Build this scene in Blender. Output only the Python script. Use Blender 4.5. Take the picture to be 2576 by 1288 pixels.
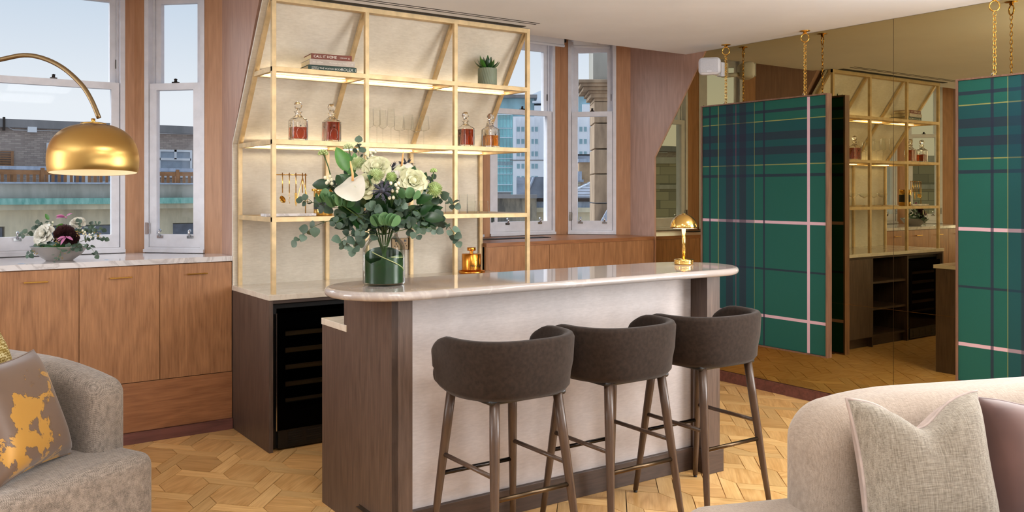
import bpy, bmesh, math, random
from mathutils import Vector, Matrix
for o in list(bpy.data.objects): bpy.data.objects.remove(o)
S = bpy.context.scene; C = S.collection
PI = math.pi
# ---------------------------------------------------------------- camera, sky, lights, exposure
F_PX, CX, YH, TH, EYE = 2210.0, 1288.0, 481.0, 0.614, 1.52
SN, CS = math.sin(TH), math.cos(TH)
cam = bpy.data.cameras.new('camera'); camo = bpy.data.objects.new('camera', cam); C.objects.link(camo)
camo.location = (0, 0, EYE); camo.rotation_euler = (PI/2, 0, -TH)
cam.sensor_fit = 'HORIZONTAL'; cam.sensor_width = 36; cam.lens = F_PX*36/2576
cam.shift_y = -(644-YH)/2576; cam.clip_start = .05; cam.clip_end = 2000
S.camera = camo
S.view_settings.view_transform = 'Standard'; S.view_settings.look = 'None'
S.view_settings.exposure = 0.0; S.view_settings.gamma = 1; S.view_settings.use_curve_mapping = False
def lin(c):
    if isinstance(c, (int, float)): c = (c, c, c)
    return tuple((v/255/12.92 if v/255 <= .04045 else ((v/255+.055)/1.055)**2.4) for v in c)
W = bpy.data.worlds.new('overcast_sky'); S.world = W; W.use_nodes = True
wn = W.node_tree.nodes; wl = W.node_tree.links; wn.clear()
wo = wn.new('ShaderNodeOutputWorld'); wb = wn.new('ShaderNodeBackground'); wt = wn.new('ShaderNodeTexCoord')
wx = wn.new('ShaderNodeSeparateXYZ'); wr = wn.new('ShaderNodeValToRGB')
wl.new(wt.outputs['Generated'], wx.inputs[0]); wl.new(wx.outputs['Z'], wr.inputs[0]); wl.new(wr.outputs[0], wb.inputs[0]); wl.new(wb.outputs[0], wo.inputs[0])
el = wr.color_ramp.elements
el[0].position = 0.0; el[0].color = (*lin((238, 242, 247)), 1); el[1].position = .75; el[1].color = (*lin((176, 199, 224)), 1)
e = el.new(.09); e.color = (*lin((236, 241, 246)), 1); e = el.new(.22); e.color = (*lin((198, 214, 231)), 1)
wb.inputs[1].default_value = 1.0
def area(name, loc, target, sx, sy, power, col=(1, 1, 1)):
    l = bpy.data.lights.new(name, 'AREA'); l.shape = 'RECTANGLE'; l.size = sx; l.size_y = sy; l.energy = power; l.color = col
    o = bpy.data.objects.new(name, l); C.objects.link(o); o.location = loc
    o.rotation_euler = (Vector(target)-Vector(loc)).to_track_quat('-Z', 'Y').to_euler(); return o
# veiled sun high beyond the bays
sun = bpy.data.lights.new('veiled_sun', 'SUN'); sun.energy = 4.2; sun.angle = math.radians(55); sun.color = (.96, .98, 1)
suno = bpy.data.objects.new('veiled_sun', sun); C.objects.link(suno); suno.rotation_euler = Vector((.50, -.62, -.56)).to_track_quat('-Z', 'Y').to_euler()
# key light assumed from the right, with a window opening added for it; rear lights are fill added behind the camera
area('assumed_side_key', (5.38, .50, 1.62), (2.5, 3.4, .85), 1.6, 1.7, 165, (1, .985, .975))
area('rear_fill', (3.35, -3.3, 1.65), (2.3, 3.4, .9), 1.6, 1.6, 36, (1, .985, .97))
area('rear_fill', (.9, -3.3, 1.65), (1.6, 3.0, .9), 1.6, 1.6, 34, (1, .985, .97))
area('left_fill', (-2.5, 4.55, 1.65), (1.7, 3.9, .9), 1.3, 1.6, 62, (.96, .98, 1))  # fill added from the left to lift the bar end panel
# uplights added outside the frame to brighten the ceiling (stands built below)
UPLIGHTS = ((-.6, -1.2), (4.75, 1.80), (-1.5, 2.7))
for (px0, py0), pw in zip(UPLIGHTS, (34, 9, 42)): area('ceiling_uplight', (px0, py0, 1.86), (px0, py0+.001, 3), .3, .3, pw, (.95, .975, 1))
# overhead fill lights added out of view (frames built with the ceiling)
FILL_PANELS = ((1.3, .8), (3.7, .8), (1.3, 2.1), (3.7, 2.1))
for (px0, py0) in FILL_PANELS: area('ceiling_fill', (px0, py0, 2.645), (px0, py0+.35, 0), .6, .6, 27, (1, .98, .96))
# ---------------------------------------------------------------- pixel helpers (2576x1288 frame)
def ray(x, y):
    l = (x-CX)/F_PX; return Vector((SN+CS*l, CS-SN*l, (YH-y)/F_PX))
def at(x, y, X=None, Y=None, Z=None, d=None):
    r = ray(x, y)
    k = X/r.x if X is not None else Y/r.y if Y is not None else (Z-EYE)/r.z if Z is not None else d
    p = r*k; p.z += EYE; return p
# ---------------------------------------------------------------- materials
MATS = {}
def newmat(name):
    m = bpy.data.materials.new(name); m.use_nodes = True; MATS[name] = m
    nt = m.node_tree; b = nt.nodes['Principled BSDF']; return m, nt, b
def tc(nt, scale=(1, 1, 1), rot=(0, 0, 0), kind='Object'):
    t = nt.nodes.new('ShaderNodeTexCoord'); mp = nt.nodes.new('ShaderNodeMapping')
    mp.inputs['Scale'].default_value = scale; mp.inputs['Rotation'].default_value = rot
    nt.links.new(t.outputs[kind], mp.inputs[0]); return mp.outputs[0]
def noise(nt, vec, scale, detail=4, rough=.55, dist=0):
    n = nt.nodes.new('ShaderNodeTexNoise'); n.inputs['Scale'].default_value = scale; n.inputs['Detail'].default_value = detail
    n.inputs['Roughness'].default_value = rough; n.inputs['Distortion'].default_value = dist
    nt.links.new(vec, n.inputs['Vector']); return n.outputs['Fac']
def ramp(nt, fac, stops, interp='LINEAR'):
    r = nt.nodes.new('ShaderNodeValToRGB'); r.color_ramp.interpolation = interp; e = r.color_ramp.elements
    while len(e) < len(stops): e.new(.5)
    for k, (p, c) in enumerate(sorted(stops, key=lambda s: s[0])):
        e[k].position = p; e[k].color = (*lin(c[:3]), c[3] if len(c) > 3 else 1)
    if fac is not None: nt.links.new(fac, r.inputs[0])
    return r
def bump(nt, b, h, strength=.2, dist=.002):
    n = nt.nodes.new('ShaderNodeBump'); n.inputs['Strength'].default_value = strength; n.inputs['Distance'].default_value = dist
    nt.links.new(h, n.inputs['Height']); nt.links.new(n.outputs[0], b.inputs['Normal'])
def mixc(nt, fac, a, c, blend='MIX'):
    m = nt.nodes.new('ShaderNodeMix'); m.data_type = 'RGBA'; m.blend_type = blend
    for s, v in ((m.inputs['Factor'], fac), (m.inputs['A'], a), (m.inputs['B'], c)):
        if isinstance(v, (int, float)): s.default_value = v
        elif isinstance(v, tuple): s.default_value = (*v[:3], 1)
        else: nt.links.new(v, s)
    return m.outputs['Result']
def math_(nt, op, a, b=None):
    m = nt.nodes.new('ShaderNodeMath'); m.operation = op
    for i, v in enumerate((a, b)):
        if v is None: continue
        if isinstance(v, (int, float)): m.inputs[i].default_value = v
        else: nt.links.new(v, m.inputs[i])
    return m.outputs[0]
def plain(name, col, rough=.5, metal=0, var=.12, vs=8, bmp=0, bs=60, coat=0, spec=None):
    m, nt, b = newmat(name); v = tc(nt); f = noise(nt, v, vs)
    lo = tuple(c*(1-var) for c in col); hi = tuple(min(255, c*(1+var)) for c in col)
    nt.links.new(ramp(nt, f, [(.3, lo), (.7, hi)]).outputs[0], b.inputs['Base Color'])
    b.inputs['Roughness'].default_value = rough; b.inputs['Metallic'].default_value = metal; b.inputs['Coat Weight'].default_value = coat
    if spec is not None: b.inputs['Specular IOR Level'].default_value = spec
    if bmp: bump(nt, b, noise(nt, v, bs, 3), bmp)
    return m
def wood(name, dark, light, axis='z', rough=.42, fine=70, rnd=.0, cath=.5, bmp=.08):
    m, nt, b = newmat(name)
    sc = {'x': (.06, 1, 1), 'y': (1, .06, 1), 'z': (1, 1, .06)}[axis]
    sc2 = {'x': (.22, 1, 1), 'y': (1, .22, 1), 'z': (1, 1, .22)}[axis]
    t = nt.nodes.new('ShaderNodeTexCoord'); oi = nt.nodes.new('ShaderNodeObjectInfo')
    ad = nt.nodes.new('ShaderNodeVectorMath'); ad.operation = 'ADD'; nt.links.new(t.outputs['Object'], ad.inputs[0])
    ml = nt.nodes.new('ShaderNodeVectorMath'); ml.operation = 'SCALE'; ml.inputs['Scale'].default_value = 7.0
    cb = nt.nodes.new('ShaderNodeCombineXYZ')
    for i in range(3): nt.links.new(oi.outputs['Random'], cb.inputs[i])
    nt.links.new(cb.outputs[0], ml.inputs[0]); nt.links.new(ml.outputs[0], ad.inputs[1])
    def mp(s):
        q = nt.nodes.new('ShaderNodeMapping'); q.inputs['Scale'].default_value = s; nt.links.new(ad.outputs[0], q.inputs[0]); return q.outputs[0]
    g = noise(nt, mp(sc), fine, 6, .65); big = noise(nt, mp(sc2), 6, 2, .5)
    rings = math_(nt, 'PINGPONG', math_(nt, 'MULTIPLY', big, 14.0), 1.0)
    f = math_(nt, 'ADD', math_(nt, 'MULTIPLY', g, 1-cath*.45), math_(nt, 'MULTIPLY', rings, cath*.45))
    col = ramp(nt, f, [(.25, dark), (.75, light)]).outputs[0]
    if rnd:
        hv = nt.nodes.new('ShaderNodeHueSaturation'); nt.links.new(col, hv.inputs['Color'])
        nt.links.new(math_(nt, 'ADD', math_(nt, 'MULTIPLY', oi.outputs['Random'], rnd), 1-rnd*.5), hv.inputs['Value']); col = hv.outputs[0]
    nt.links.new(col, b.inputs['Base Color']); b.inputs['Roughness'].default_value = rough
    if bmp: bump(nt, b, g, bmp, .001)
    return m
def stone(name, base, vein, vscale=3, rough=.15, amt=.5, coat=.3):
    m, nt, b = newmat(name); v = tc(nt)
    n1 = noise(nt, v, vscale, 8, .6, 1.6); f = math_(nt, 'ABSOLUTE', math_(nt, 'SUBTRACT', n1, .5))
    vm = ramp(nt, f, [(0, (255, 255, 255)), (.035, (0, 0, 0))]).outputs[0]
    cl = ramp(nt, noise(nt, v, vscale*2.3, 5), [(.3, tuple(c*.93 for c in base)), (.7, base)]).outputs[0]
    nt.links.new(mixc(nt, math_(nt, 'MULTIPLY', vm, amt), cl, lin(vein)), b.inputs['Base Color'])
    b.inputs['Roughness'].default_value = rough; b.inputs['Coat Weight'].default_value = coat; return m
def fabric(name, dark, light, sx=260, rough=.95, sheen=.3, amt=.35, aniso=6, bmp=.5):
    m, nt, b = newmat(name)
    a = noise(nt, tc(nt, (1/aniso, 1, 1)), sx, 2, .5); c = noise(nt, tc(nt, (1, 1/aniso, 1/aniso)), sx, 2, .5)
    f = math_(nt, 'MULTIPLY', math_(nt, 'ADD', a, c), .5)
    nt.links.new(ramp(nt, f, [(.5-amt*.35, dark), (.5+amt*.35, light)]).outputs[0], b.inputs['Base Color'])
    b.inputs['Roughness'].default_value = rough; b.inputs['Sheen Weight'].default_value = sheen
    if bmp: bump(nt, b, f, bmp, .003)
    return m
def weave(name, dark, light, period=.0092, rough=.95, bmp=.8):
    # basket weave: warp and weft threads in object space
    m, nt, b = newmat(name); t = nt.nodes.new('ShaderNodeTexCoord'); sp = nt.nodes.new('ShaderNodeSeparateXYZ'); nt.links.new(t.outputs['Object'], sp.inputs[0])
    k = 2*PI/period
    sx = math_(nt, 'SINE', math_(nt, 'MULTIPLY', sp.outputs['X'], k))
    yz = math_(nt, 'ADD', sp.outputs['Y'], sp.outputs['Z'])
    sz = math_(nt, 'SINE', math_(nt, 'MULTIPLY', yz, k*1.15))
    f = math_(nt, 'ADD', math_(nt, 'MULTIPLY', math_(nt, 'MULTIPLY', sx, sz), .25), .5)
    a = noise(nt, tc(nt, (.15, 1, 1)), 240, 2); c = noise(nt, tc(nt, (1, .15, .15)), 240, 2)
    f2 = math_(nt, 'ADD', math_(nt, 'MULTIPLY', f, .34), math_(nt, 'MULTIPLY', math_(nt, 'ADD', a, c), .35))
    nt.links.new(ramp(nt, f2, [(.33, dark), (.72, light)]).outputs[0], b.inputs['Base Color'])
    b.inputs['Roughness'].default_value = rough; b.inputs['Sheen Weight'].default_value = .25; bump(nt, b, f2, bmp, .002); return m
def glassy(name, col=(1, 1, 1), rough=0.0, ior=1.45):
    m, nt, b = newmat(name); b.inputs['Base Color'].default_value = (*col, 1); b.inputs['Transmission Weight'].default_value = 1
    b.inputs['Roughness'].default_value = rough; b.inputs['IOR'].default_value = ior; return m
def pane_mat(name, tint=(.97, .985, 1), refl=.9, blend=.12):
    m = bpy.data.materials.new(name); m.use_nodes = True; nt = m.node_tree; nt.nodes.clear(); MATS[name] = m
    o = nt.nodes.new('ShaderNodeOutputMaterial'); t = nt.nodes.new('ShaderNodeBsdfTransparent'); g = nt.nodes.new('ShaderNodeBsdfGlossy')
    g.inputs['Roughness'].default_value = .02; t.inputs[0].default_value = (*tint, 1); fr = nt.nodes.new('ShaderNodeLayerWeight'); fr.inputs[0].default_value = blend; mx = nt.nodes.new('ShaderNodeMixShader')
    nt.links.new(math_(nt, 'MULTIPLY', fr.outputs[0], refl), mx.inputs[0]); nt.links.new(t.outputs[0], mx.inputs[1]); nt.links.new(g.outputs[0], mx.inputs[2]); nt.links.new(mx.outputs[0], o.inputs[0]); return m
def emit(name, col, s):
    m, nt, b = newmat(name); b.inputs['Base Color'].default_value = (*col, 1); b.inputs['Emission Color'].default_value = (*col, 1); b.inputs['Emission Strength'].default_value = s; return m
def metal(name, col, rough=.25, brush=0, axis=(1, 1, 30), aniso=0):
    m, nt, b = newmat(name); b.inputs['Base Color'].default_value = (*lin(col), 1); b.inputs['Metallic'].default_value = 1; b.inputs['Roughness'].default_value = rough
    if brush:
        n = noise(nt, tc(nt, axis), 40, 3)
        nt.links.new(math_(nt, 'ADD', math_(nt, 'MULTIPLY', n, brush), rough-brush*.5), b.inputs['Roughness'])
    if aniso: b.inputs['Anisotropic'].default_value = aniso
    return m

wood('oak_parquet', (200, 148, 84), (238, 194, 130), 'x', .32, 90, .34, .5)
wood('oak_strip', (212, 162, 96), (246, 206, 142), 'x', .32, 90, .36, .25)
wood('cabinet_veneer', (132, 88, 54), (184, 132, 88), 'z', .4, 90, .05, .32)
wood('cabinet_veneer_flat', (126, 80, 48), (172, 116, 74), 'x', .4, 90, 0, .35)
wood('post_veneer', (166, 120, 84), (196, 148, 110), 'z', .45, 60, .04, .3)
wood('cheek_veneer', (158, 124, 108), (186, 150, 132), 'z', .45, 60, .04, .3)
wood('red_skirting', (88, 52, 46), (126, 78, 68), 'x', .45, 60, 0, .5)
wood('dark_oak', (62, 48, 41), (102, 83, 72), 'z', .45, 90, .05, .25)
wood('dark_oak_flat', (52, 39, 33), (84, 66, 56), 'x', .45, 90, 0, .4)
wood('walnut_frame', (92, 64, 50), (136, 100, 78), 'z', .45, 80, 0, .3)
wood('stool_leg', (62, 46, 36), (92, 72, 58), 'z', .35, 80, .05, .2)
plain('white_paint', (222, 224, 232), .4, 0, .03, 12)
plain('ceiling_paint', (232, 235, 240), .9, 0, .015, 2)
plain('wall_paint', (222, 214, 206), .9, 0, .02, 2)
plain('black_gap', (14, 13, 13), .7)
stone('white_marble', (226, 222, 222), (150, 142, 142), 2.5, .12, .45)
stone('bar_marble', (176, 166, 160), (204, 196, 190), 1.6, .055, .35, 0)
stone('counter_marble', (226, 216, 200), (196, 182, 164), 3, .18, .4)
def plaster(name, lo, hi):
    m, nt, b = newmat(name); a = noise(nt, tc(nt, (1, 1, 1)), 3.2, 6, .65); c = noise(nt, tc(nt, (1, 1, 5)), 26, 4, .6)
    f = math_(nt, 'ADD', math_(nt, 'MULTIPLY', a, .6), math_(nt, 'MULTIPLY', c, .4))
    nt.links.new(ramp(nt, f, [(.3, lo), (.72, hi)]).outputs[0], b.inputs['Base Color']); b.inputs['Roughness'].default_value = .6; bump(nt, b, c, .12, .002)
plaster('back_plaster', (194, 185, 168), (228, 221, 206)); plaster('bar_plaster', (180, 172, 170), (212, 204, 202))
plain('brass_leaf', (204, 178, 134), .45, .4, .08, 14); metal('brass', (214, 168, 84), .18, .08); m, nt, b = newmat('brass_brushed'); b.inputs['Base Color'].default_value = (*lin((182, 146, 84)), 1); b.inputs['Metallic'].default_value = 1; b.inputs['Roughness'].default_value = .28; b.inputs['Anisotropic'].default_value = .85
tg_ = nt.nodes.new('ShaderNodeTangent'); tg_.direction_type = 'RADIAL'; tg_.axis = 'Z'; nt.links.new(tg_.outputs[0], b.inputs['Tangent'])
metal('brass_polished', (228, 188, 108), .15); metal('gold_bottle', (226, 150, 62), .24, .1); metal('bronze_dark', (92, 76, 58), .35); metal('chrome', (200, 202, 206), .15); metal('steel_dark', (56, 52, 50), .25)
m, nt, b = newmat('bronze_mirror'); b.inputs['Base Color'].default_value = (*lin((180, 165, 122)), 1); b.inputs['Metallic'].default_value = 1; b.inputs['Roughness'].default_value = .004
v = noise(nt, tc(nt), .8, 1); bump(nt, b, v, .004, .01)
fabric('stool_velvet', (38, 29, 23), (52, 41, 34), 60, .9, .10, .7, 1, .12); MATS['stool_velvet'].node_tree.nodes['Principled BSDF'].inputs['Specular IOR Level'].default_value = .12
weave('tweed', (70, 63, 57), (176, 163, 150)); fabric('linen_beige', (130, 116, 102), (176, 160, 144), 420, .95, .3, .6, 8, .35)
fabric('linen_cushion', (108, 99, 86), (166, 157, 142), 300, .95, .2, .55, 10, .7); plain('cushion_gusset', (176, 160, 152), .8, 0, .06, 20); fabric('mauve_velvet', (70, 46, 42), (110, 78, 71), 6, .85, .6, .8, 1, .1)
plain('leather_black', (20, 20, 20), .4); plain('led_profile', (190, 160, 110), .4, .8)
emit('led_warm', (1, .86, .62), 15); emit('bulb_glow', (1, .85, .6), 9)
pane_mat('window_glass'); glassy('clear_glass', (.97, .98, .97)); glassy('crystal', (1, .99, .97), 0, 1.5)
glassy('whisky_red', (.42, .06, .016), 0, 1.36); glassy('whisky_amber', (.78, .27, .03), 0, 1.36); pane_mat('vase_glass', (.95, .97, .96), .75, .22); pane_mat('water', (.90, .96, .90), .5); pane_mat('thin_glass', (.96, .965, .95), .55)
plain('shade_white', (244, 236, 220), .7, 0, .01)
plain('pot_green', (128, 138, 116), .6, 0, .05); plain('soil', (50, 38, 30), .95)
def leafmat(name, lo, hi, rough=.45):
    m, nt, b = newmat(name); oi = nt.nodes.new('ShaderNodeObjectInfo'); n = noise(nt, tc(nt), 30, 3)
    f = math_(nt, 'ADD', math_(nt, 'MULTIPLY', oi.outputs['Random'], .55), math_(nt, 'MULTIPLY', n, .45))
    nt.links.new(ramp(nt, f, [(.2, lo), (.8, hi)]).outputs[0], b.inputs['Base Color']); b.inputs['Roughness'].default_value = rough
leafmat('eucalyptus', (34, 56, 42), (92, 116, 98), .5); leafmat('leaf_deep', (18, 48, 22), (44, 88, 40), .35); leafmat('leaf_bright', (34, 92, 30), (86, 146, 58), .4); leafmat('leaf_mid', (58, 98, 58), (96, 136, 88), .45); leafmat('leaf_wrap', (10, 46, 15), (24, 72, 26), .3)
leafmat('rose_cream', (190, 192, 148), (216, 216, 184), .6); leafmat('flower_white', (196, 194, 180), (220, 218, 206), .45); leafmat('mum_green', (160, 186, 110), (216, 226, 180), .6)
leafmat('thistle', (24, 26, 34), (58, 60, 74), .6); leafmat('berry', (216, 212, 180), (238, 234, 210), .35); leafmat('stem_green', (50, 78, 36), (90, 120, 60), .5); leafmat('dark_bloom', (40, 20, 24), (74, 38, 40), .7); leafmat('pink_bloom', (150, 70, 120), (196, 120, 160), .5); leafmat('spadix', (220, 150, 80), (240, 190, 130), .5); leafmat('seed_gold', (120, 96, 40), (170, 140, 70), .6); plain('leaf_vein', (196, 200, 140), .5)
# ---------------------------------------------------------------- mesh helpers
class MB:
    def __init__(s): s.v = []; s.f = []; s.sm = []
    def add(s, vs, fs, smooth=False):
        o = len(s.v); s.v += [tuple(p) for p in vs]
        for f in fs: s.f.append(tuple(i+o for i in f)); s.sm.append(smooth)
        return s
    def box(s, x0, x1, y0, y1, z0, z1, b=0):
        if b <= 0:
            vs = [(x, y, z) for x in (x0, x1) for y in (y0, y1) for z in (z0, z1)]
            return s.add(vs, [(0, 1, 3, 2), (4, 6, 7, 5), (0, 4, 5, 1), (2, 3, 7, 6), (0, 2, 6, 4), (1, 5, 7, 3)])
        bm = bmesh.new(); bmesh.ops.create_cube(bm, size=1)
        for v in bm.verts: v.co = ((x0+x1)/2+v.co.x*(x1-x0), (y0+y1)/2+v.co.y*(y1-y0), (z0+z1)/2+v.co.z*(z1-z0))
        bmesh.ops.bevel(bm, geom=bm.edges[:], offset=b, segments=2, affect='EDGES', profile=.5)
        bm.verts.index_update(); s.add([v.co for v in bm.verts], [[v.index for v in f.verts] for f in bm.faces]); bm.free(); return s
    def prism(s, poly, a0, a1, axis='z'):
        n = len(poly)
        def P(p, h): return {'z': (p[0], p[1], h), 'y': (p[0], h, p[1]), 'x': (h, p[0], p[1])}[axis]
        ar = sum(poly[i][0]*poly[(i+1) % n][1]-poly[(i+1) % n][0]*poly[i][1] for i in range(n))
        if (ar < 0) != (axis == 'y'): poly = poly[::-1]
        vs = [P(p, a0) for p in poly]+[P(p, a1) for p in poly]
        return s.add(vs, [tuple(range(n))[::-1], tuple(range(n, 2*n))]+[(i, (i+1) % n, n+(i+1) % n, n+i) for i in range(n)])
    def lathe(s, prof, n=32, c=(0, 0, 0), smooth=True, close=False):
        vs = []; fs = []; m = len(prof)
        for r, z in prof:
            for k in range(n): a = 2*PI*k/n; vs.append((c[0]+r*math.cos(a), c[1]+r*math.sin(a), c[2]+z))
        for i in range(m-1 if not close else m):
            for k in range(n):
                j = (i+1) % m; fs.append((i*n+k, i*n+(k+1) % n, j*n+(k+1) % n, j*n+k))
        return s.add(vs, fs, smooth)
    def tube(s, pts, r, n=8, closed=False, cap=True, smooth=True):
        pts = [Vector(p) for p in pts]; m = len(pts); rr = r if isinstance(r, (list, tuple)) else [r]*m
        vs = []; fs = []; up = None
        for i, p in enumerate(pts):
            if closed: t = pts[(i+1) % m]-pts[i-1]
            else: t = pts[min(i+1, m-1)]-pts[max(i-1, 0)]
            t.normalize()
            if up is None: up = t.orthogonal().normalized()
            else: up = (up-t*up.dot(t)); up = up.normalized() if up.length > 1e-6 else t.orthogonal().normalized()
            w = t.cross(up)
            for k in range(n): a = 2*PI*k/n; q = p+(up*math.cos(a)+w*math.sin(a))*rr[i]; vs.append(q)
        for i in range(m if closed else m-1):
            j = (i+1) % m
            for k in range(n): fs.append((i*n+k, i*n+(k+1) % n, j*n+(k+1) % n, j*n+k))
        if cap and not closed: fs += [tuple(range(n))[::-1], tuple((m-1)*n+k for k in range(n))]
        return s.add(vs, fs, smooth)
    def sphere(s, c, r, n=12, m=8, sc=(1, 1, 1), smooth=True):
        vs = [(c[0], c[1], c[2]-r*sc[2])]; fs = []
        for i in range(1, m):
            p = -PI/2+PI*i/m
            for k in range(n): a = 2*PI*k/n; vs.append((c[0]+r*sc[0]*math.cos(p)*math.cos(a), c[1]+r*sc[1]*math.cos(p)*math.sin(a), c[2]+r*sc[2]*math.sin(p)))
        vs.append((c[0], c[1], c[2]+r*sc[2])); L = len(vs)-1
        for k in range(n):
            fs.append((0, 1+(k+1) % n, 1+k)); fs.append((L, L-n+k, L-n+(k+1) % n))
            for i in range(m-2): o = 1+i*n; fs.append((o+k, o+(k+1) % n, o+n+(k+1) % n, o+n+k))
        return s.add(vs, fs, smooth)
    def rbox(s, hx, hy, hz, r, c=(0, 0, 0), k=5, mid=10, deform=None, smooth=True):
        def ax(h):
            inn = h-r; e = [inn+r*(math.sin(PI/2*i/k)) for i in range(1, k+1)]
            core = [-inn+2*inn*i/mid for i in range(mid+1)]
            return [-x for x in reversed(e)]+core+e
        A = [ax(hx), ax(hy), ax(hz)]; H = (hx, hy, hz); idx = {}; vs = []; fs = []
        def V(p):
            key = tuple(round(q, 6) for q in p)
            if key not in idx:
                q = Vector([max(-(H[i]-r), min(H[i]-r, p[i])) for i in range(3)]); d = Vector(p)-q
                if d.length > 1e-9: q = q+d.normalized()*r
                if deform: q = deform(q)
                idx[key] = len(vs); vs.append((q[0]+c[0], q[1]+c[1], q[2]+c[2]))
            return idx[key]
        for d in range(3):
            u, w = (d+1) % 3, (d+2) % 3
            for sg in (-1, 1):
                for i in range(len(A[u])-1):
                    for j in range(len(A[w])-1):
                        q = []
                        for (a, b2) in ((i, j), (i+1, j), (i+1, j+1), (i, j+1)):
                            p = [0, 0, 0]; p[d] = sg*H[d]; p[u] = A[u][a]; p[w] = A[w][b2]; q.append(V(p))
                        fs.append(tuple(q if sg > 0 else q[::-1]))
        return s.add(vs, fs, smooth)
    def mesh(s, name, mat):
        me = bpy.data.meshes.new(name); me.from_pydata(s.v, [], s.f); me.polygons.foreach_set('use_smooth', s.sm)
        for m_ in (mat if isinstance(mat, (list, tuple)) else [mat]): me.materials.append(MATS[m_])
        me.update(); return me
    def build(s, name, mat, parent=None, loc=(0, 0, 0), rot=(0, 0, 0)):
        return place(s.mesh(name, mat), name, parent, loc, rot)
def place(me, name, parent=None, loc=(0, 0, 0), rot=(0, 0, 0), scale=None):
    o = bpy.data.objects.new(name, me); C.objects.link(o); o.location = loc; o.rotation_euler = rot
    if scale: o.scale = scale
    if parent: o.parent = parent
    return o
def thing(name, label, cat, loc=(0, 0, 0), rz=0, group=None):
    o = bpy.data.objects.new(name, None); C.objects.link(o); o.location = loc; o.rotation_euler = (0, 0, rz); o.empty_display_size = .05
    return tag(o, label, cat, group)
def tag(o, label, cat, group=None):
    o['label'] = label; o['category'] = cat
    if group: o['group'] = group
    return o
def struct(o, label=None):
    o['kind'] = 'structure'
    if label: o['label'] = label
    return o
def copy_tree(o, parent=None):
    c = o.copy(); C.objects.link(c); c.parent = parent
    for ch in [q for q in ALL() if q.parent == o]: copy_tree(ch, c)
    return c
def ALL(): return list(bpy.data.objects)
def text_mesh(txt, size, mat, name, parent, loc, rot, bend=None, align='LEFT', spacing=1.0, depth=.0004):
    cu = bpy.data.curves.new(name, 'FONT'); cu.body = txt; cu.size = size; cu.align_x = align; cu.align_y = 'CENTER'; cu.extrude = depth; cu.space_character = spacing
    to = bpy.data.objects.new(name+'_tmp', cu); C.objects.link(to)
    dg = bpy.context.evaluated_depsgraph_get(); me = bpy.data.meshes.new_from_object(to.evaluated_get(dg)); bpy.data.objects.remove(to)
    me.materials.clear(); me.materials.append(MATS[mat])
    if bend:   # wrap around a vertical cylinder of radius bend
        for v in me.vertices:
            a = v.co.x/bend; r = bend+v.co.z; h = v.co.y
            v.co = (r*math.sin(a), -r*math.cos(a), h)
    return place(me, name, parent, loc, rot)
def frame_box(mb, u0, u1, z0, z1, n0, n1, w, wb=None, wt=None):
    wb = w if wb is None else wb; wt = w if wt is None else wt
    mb.box(u0, u0+w, n0, n1, z0, z1); mb.box(u1-w, u1, n0, n1, z0, z1); mb.box(u0+w, u1-w, n0, n1, z0, z0+wb); mb.box(u0+w, u1-w, n0, n1, z1-wt, z1); return mb
# ---------------------------------------------------------------- the room shell
XL, XR, YB, ZC = -2.6, 5.445, -3.7, 2.668       # left wall, right wall face, rear wall, ceiling
YW = 5.66                                        # inner line of the mansard wall
BAYS = ((-.09, 1.785), (3.71, 5.443))
# floor: parquet of hexagonal blocks with woven strips
flo = struct(MB().box(XL, XR+.2, YB, 7.2, -.06, -.012).build('floor', 'black_gap'), 'oak parquet floor of hexagonal blocks framed by woven strips')
PA, PBX, PBY = .329, .1645, .3145
HX = {'T': (0, .187), 'TR': (.11, .06), 'BR': (.11, -.06), 'B': (0, -.187), 'BL': (-.11, -.06), 'TL': (-.11, .06)}
P0 = (1.400, 5.018)
def hc(i, j): return (P0[0]+i*PA+(j % 2)*PBX, P0[1]+j*PBY)
def hv(i, j, k): c = hc(i, j); return (c[0]+HX[k][0], c[1]+HX[k][1])
def nb(i, j, d):   # lower-left / lower-right neighbour
    if d == 'LL': return (i if j % 2 else i-1, j-1)
    return (i+1 if j % 2 else i, j-1)
def shrink(poly, e=.0015):
    n = len(poly); cx = sum(p[0] for p in poly)/n; cy = sum(p[1] for p in poly)/n; out = []
    A = sum(poly[i][0]*poly[(i+1) % n][1]-poly[(i+1) % n][0]*poly[i][1] for i in range(n))
    if A < 0: poly = poly[::-1]
    for i in range(n):
        a, b_, c_ = Vector(poly[i-1]), Vector(poly[i]), Vector(poly[(i+1) % n])
        d1 = (b_-a).normalized(); d2 = (c_-b_).normalized(); n1 = Vector((-d1.y, d1.x)); n2 = Vector((-d2.y, d2.x)); m_ = (n1+n2)
        k = e/max(.3, (1+n1.dot(n2))); out.append(tuple(b_+m_*k))
    return out
pieces = []
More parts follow.
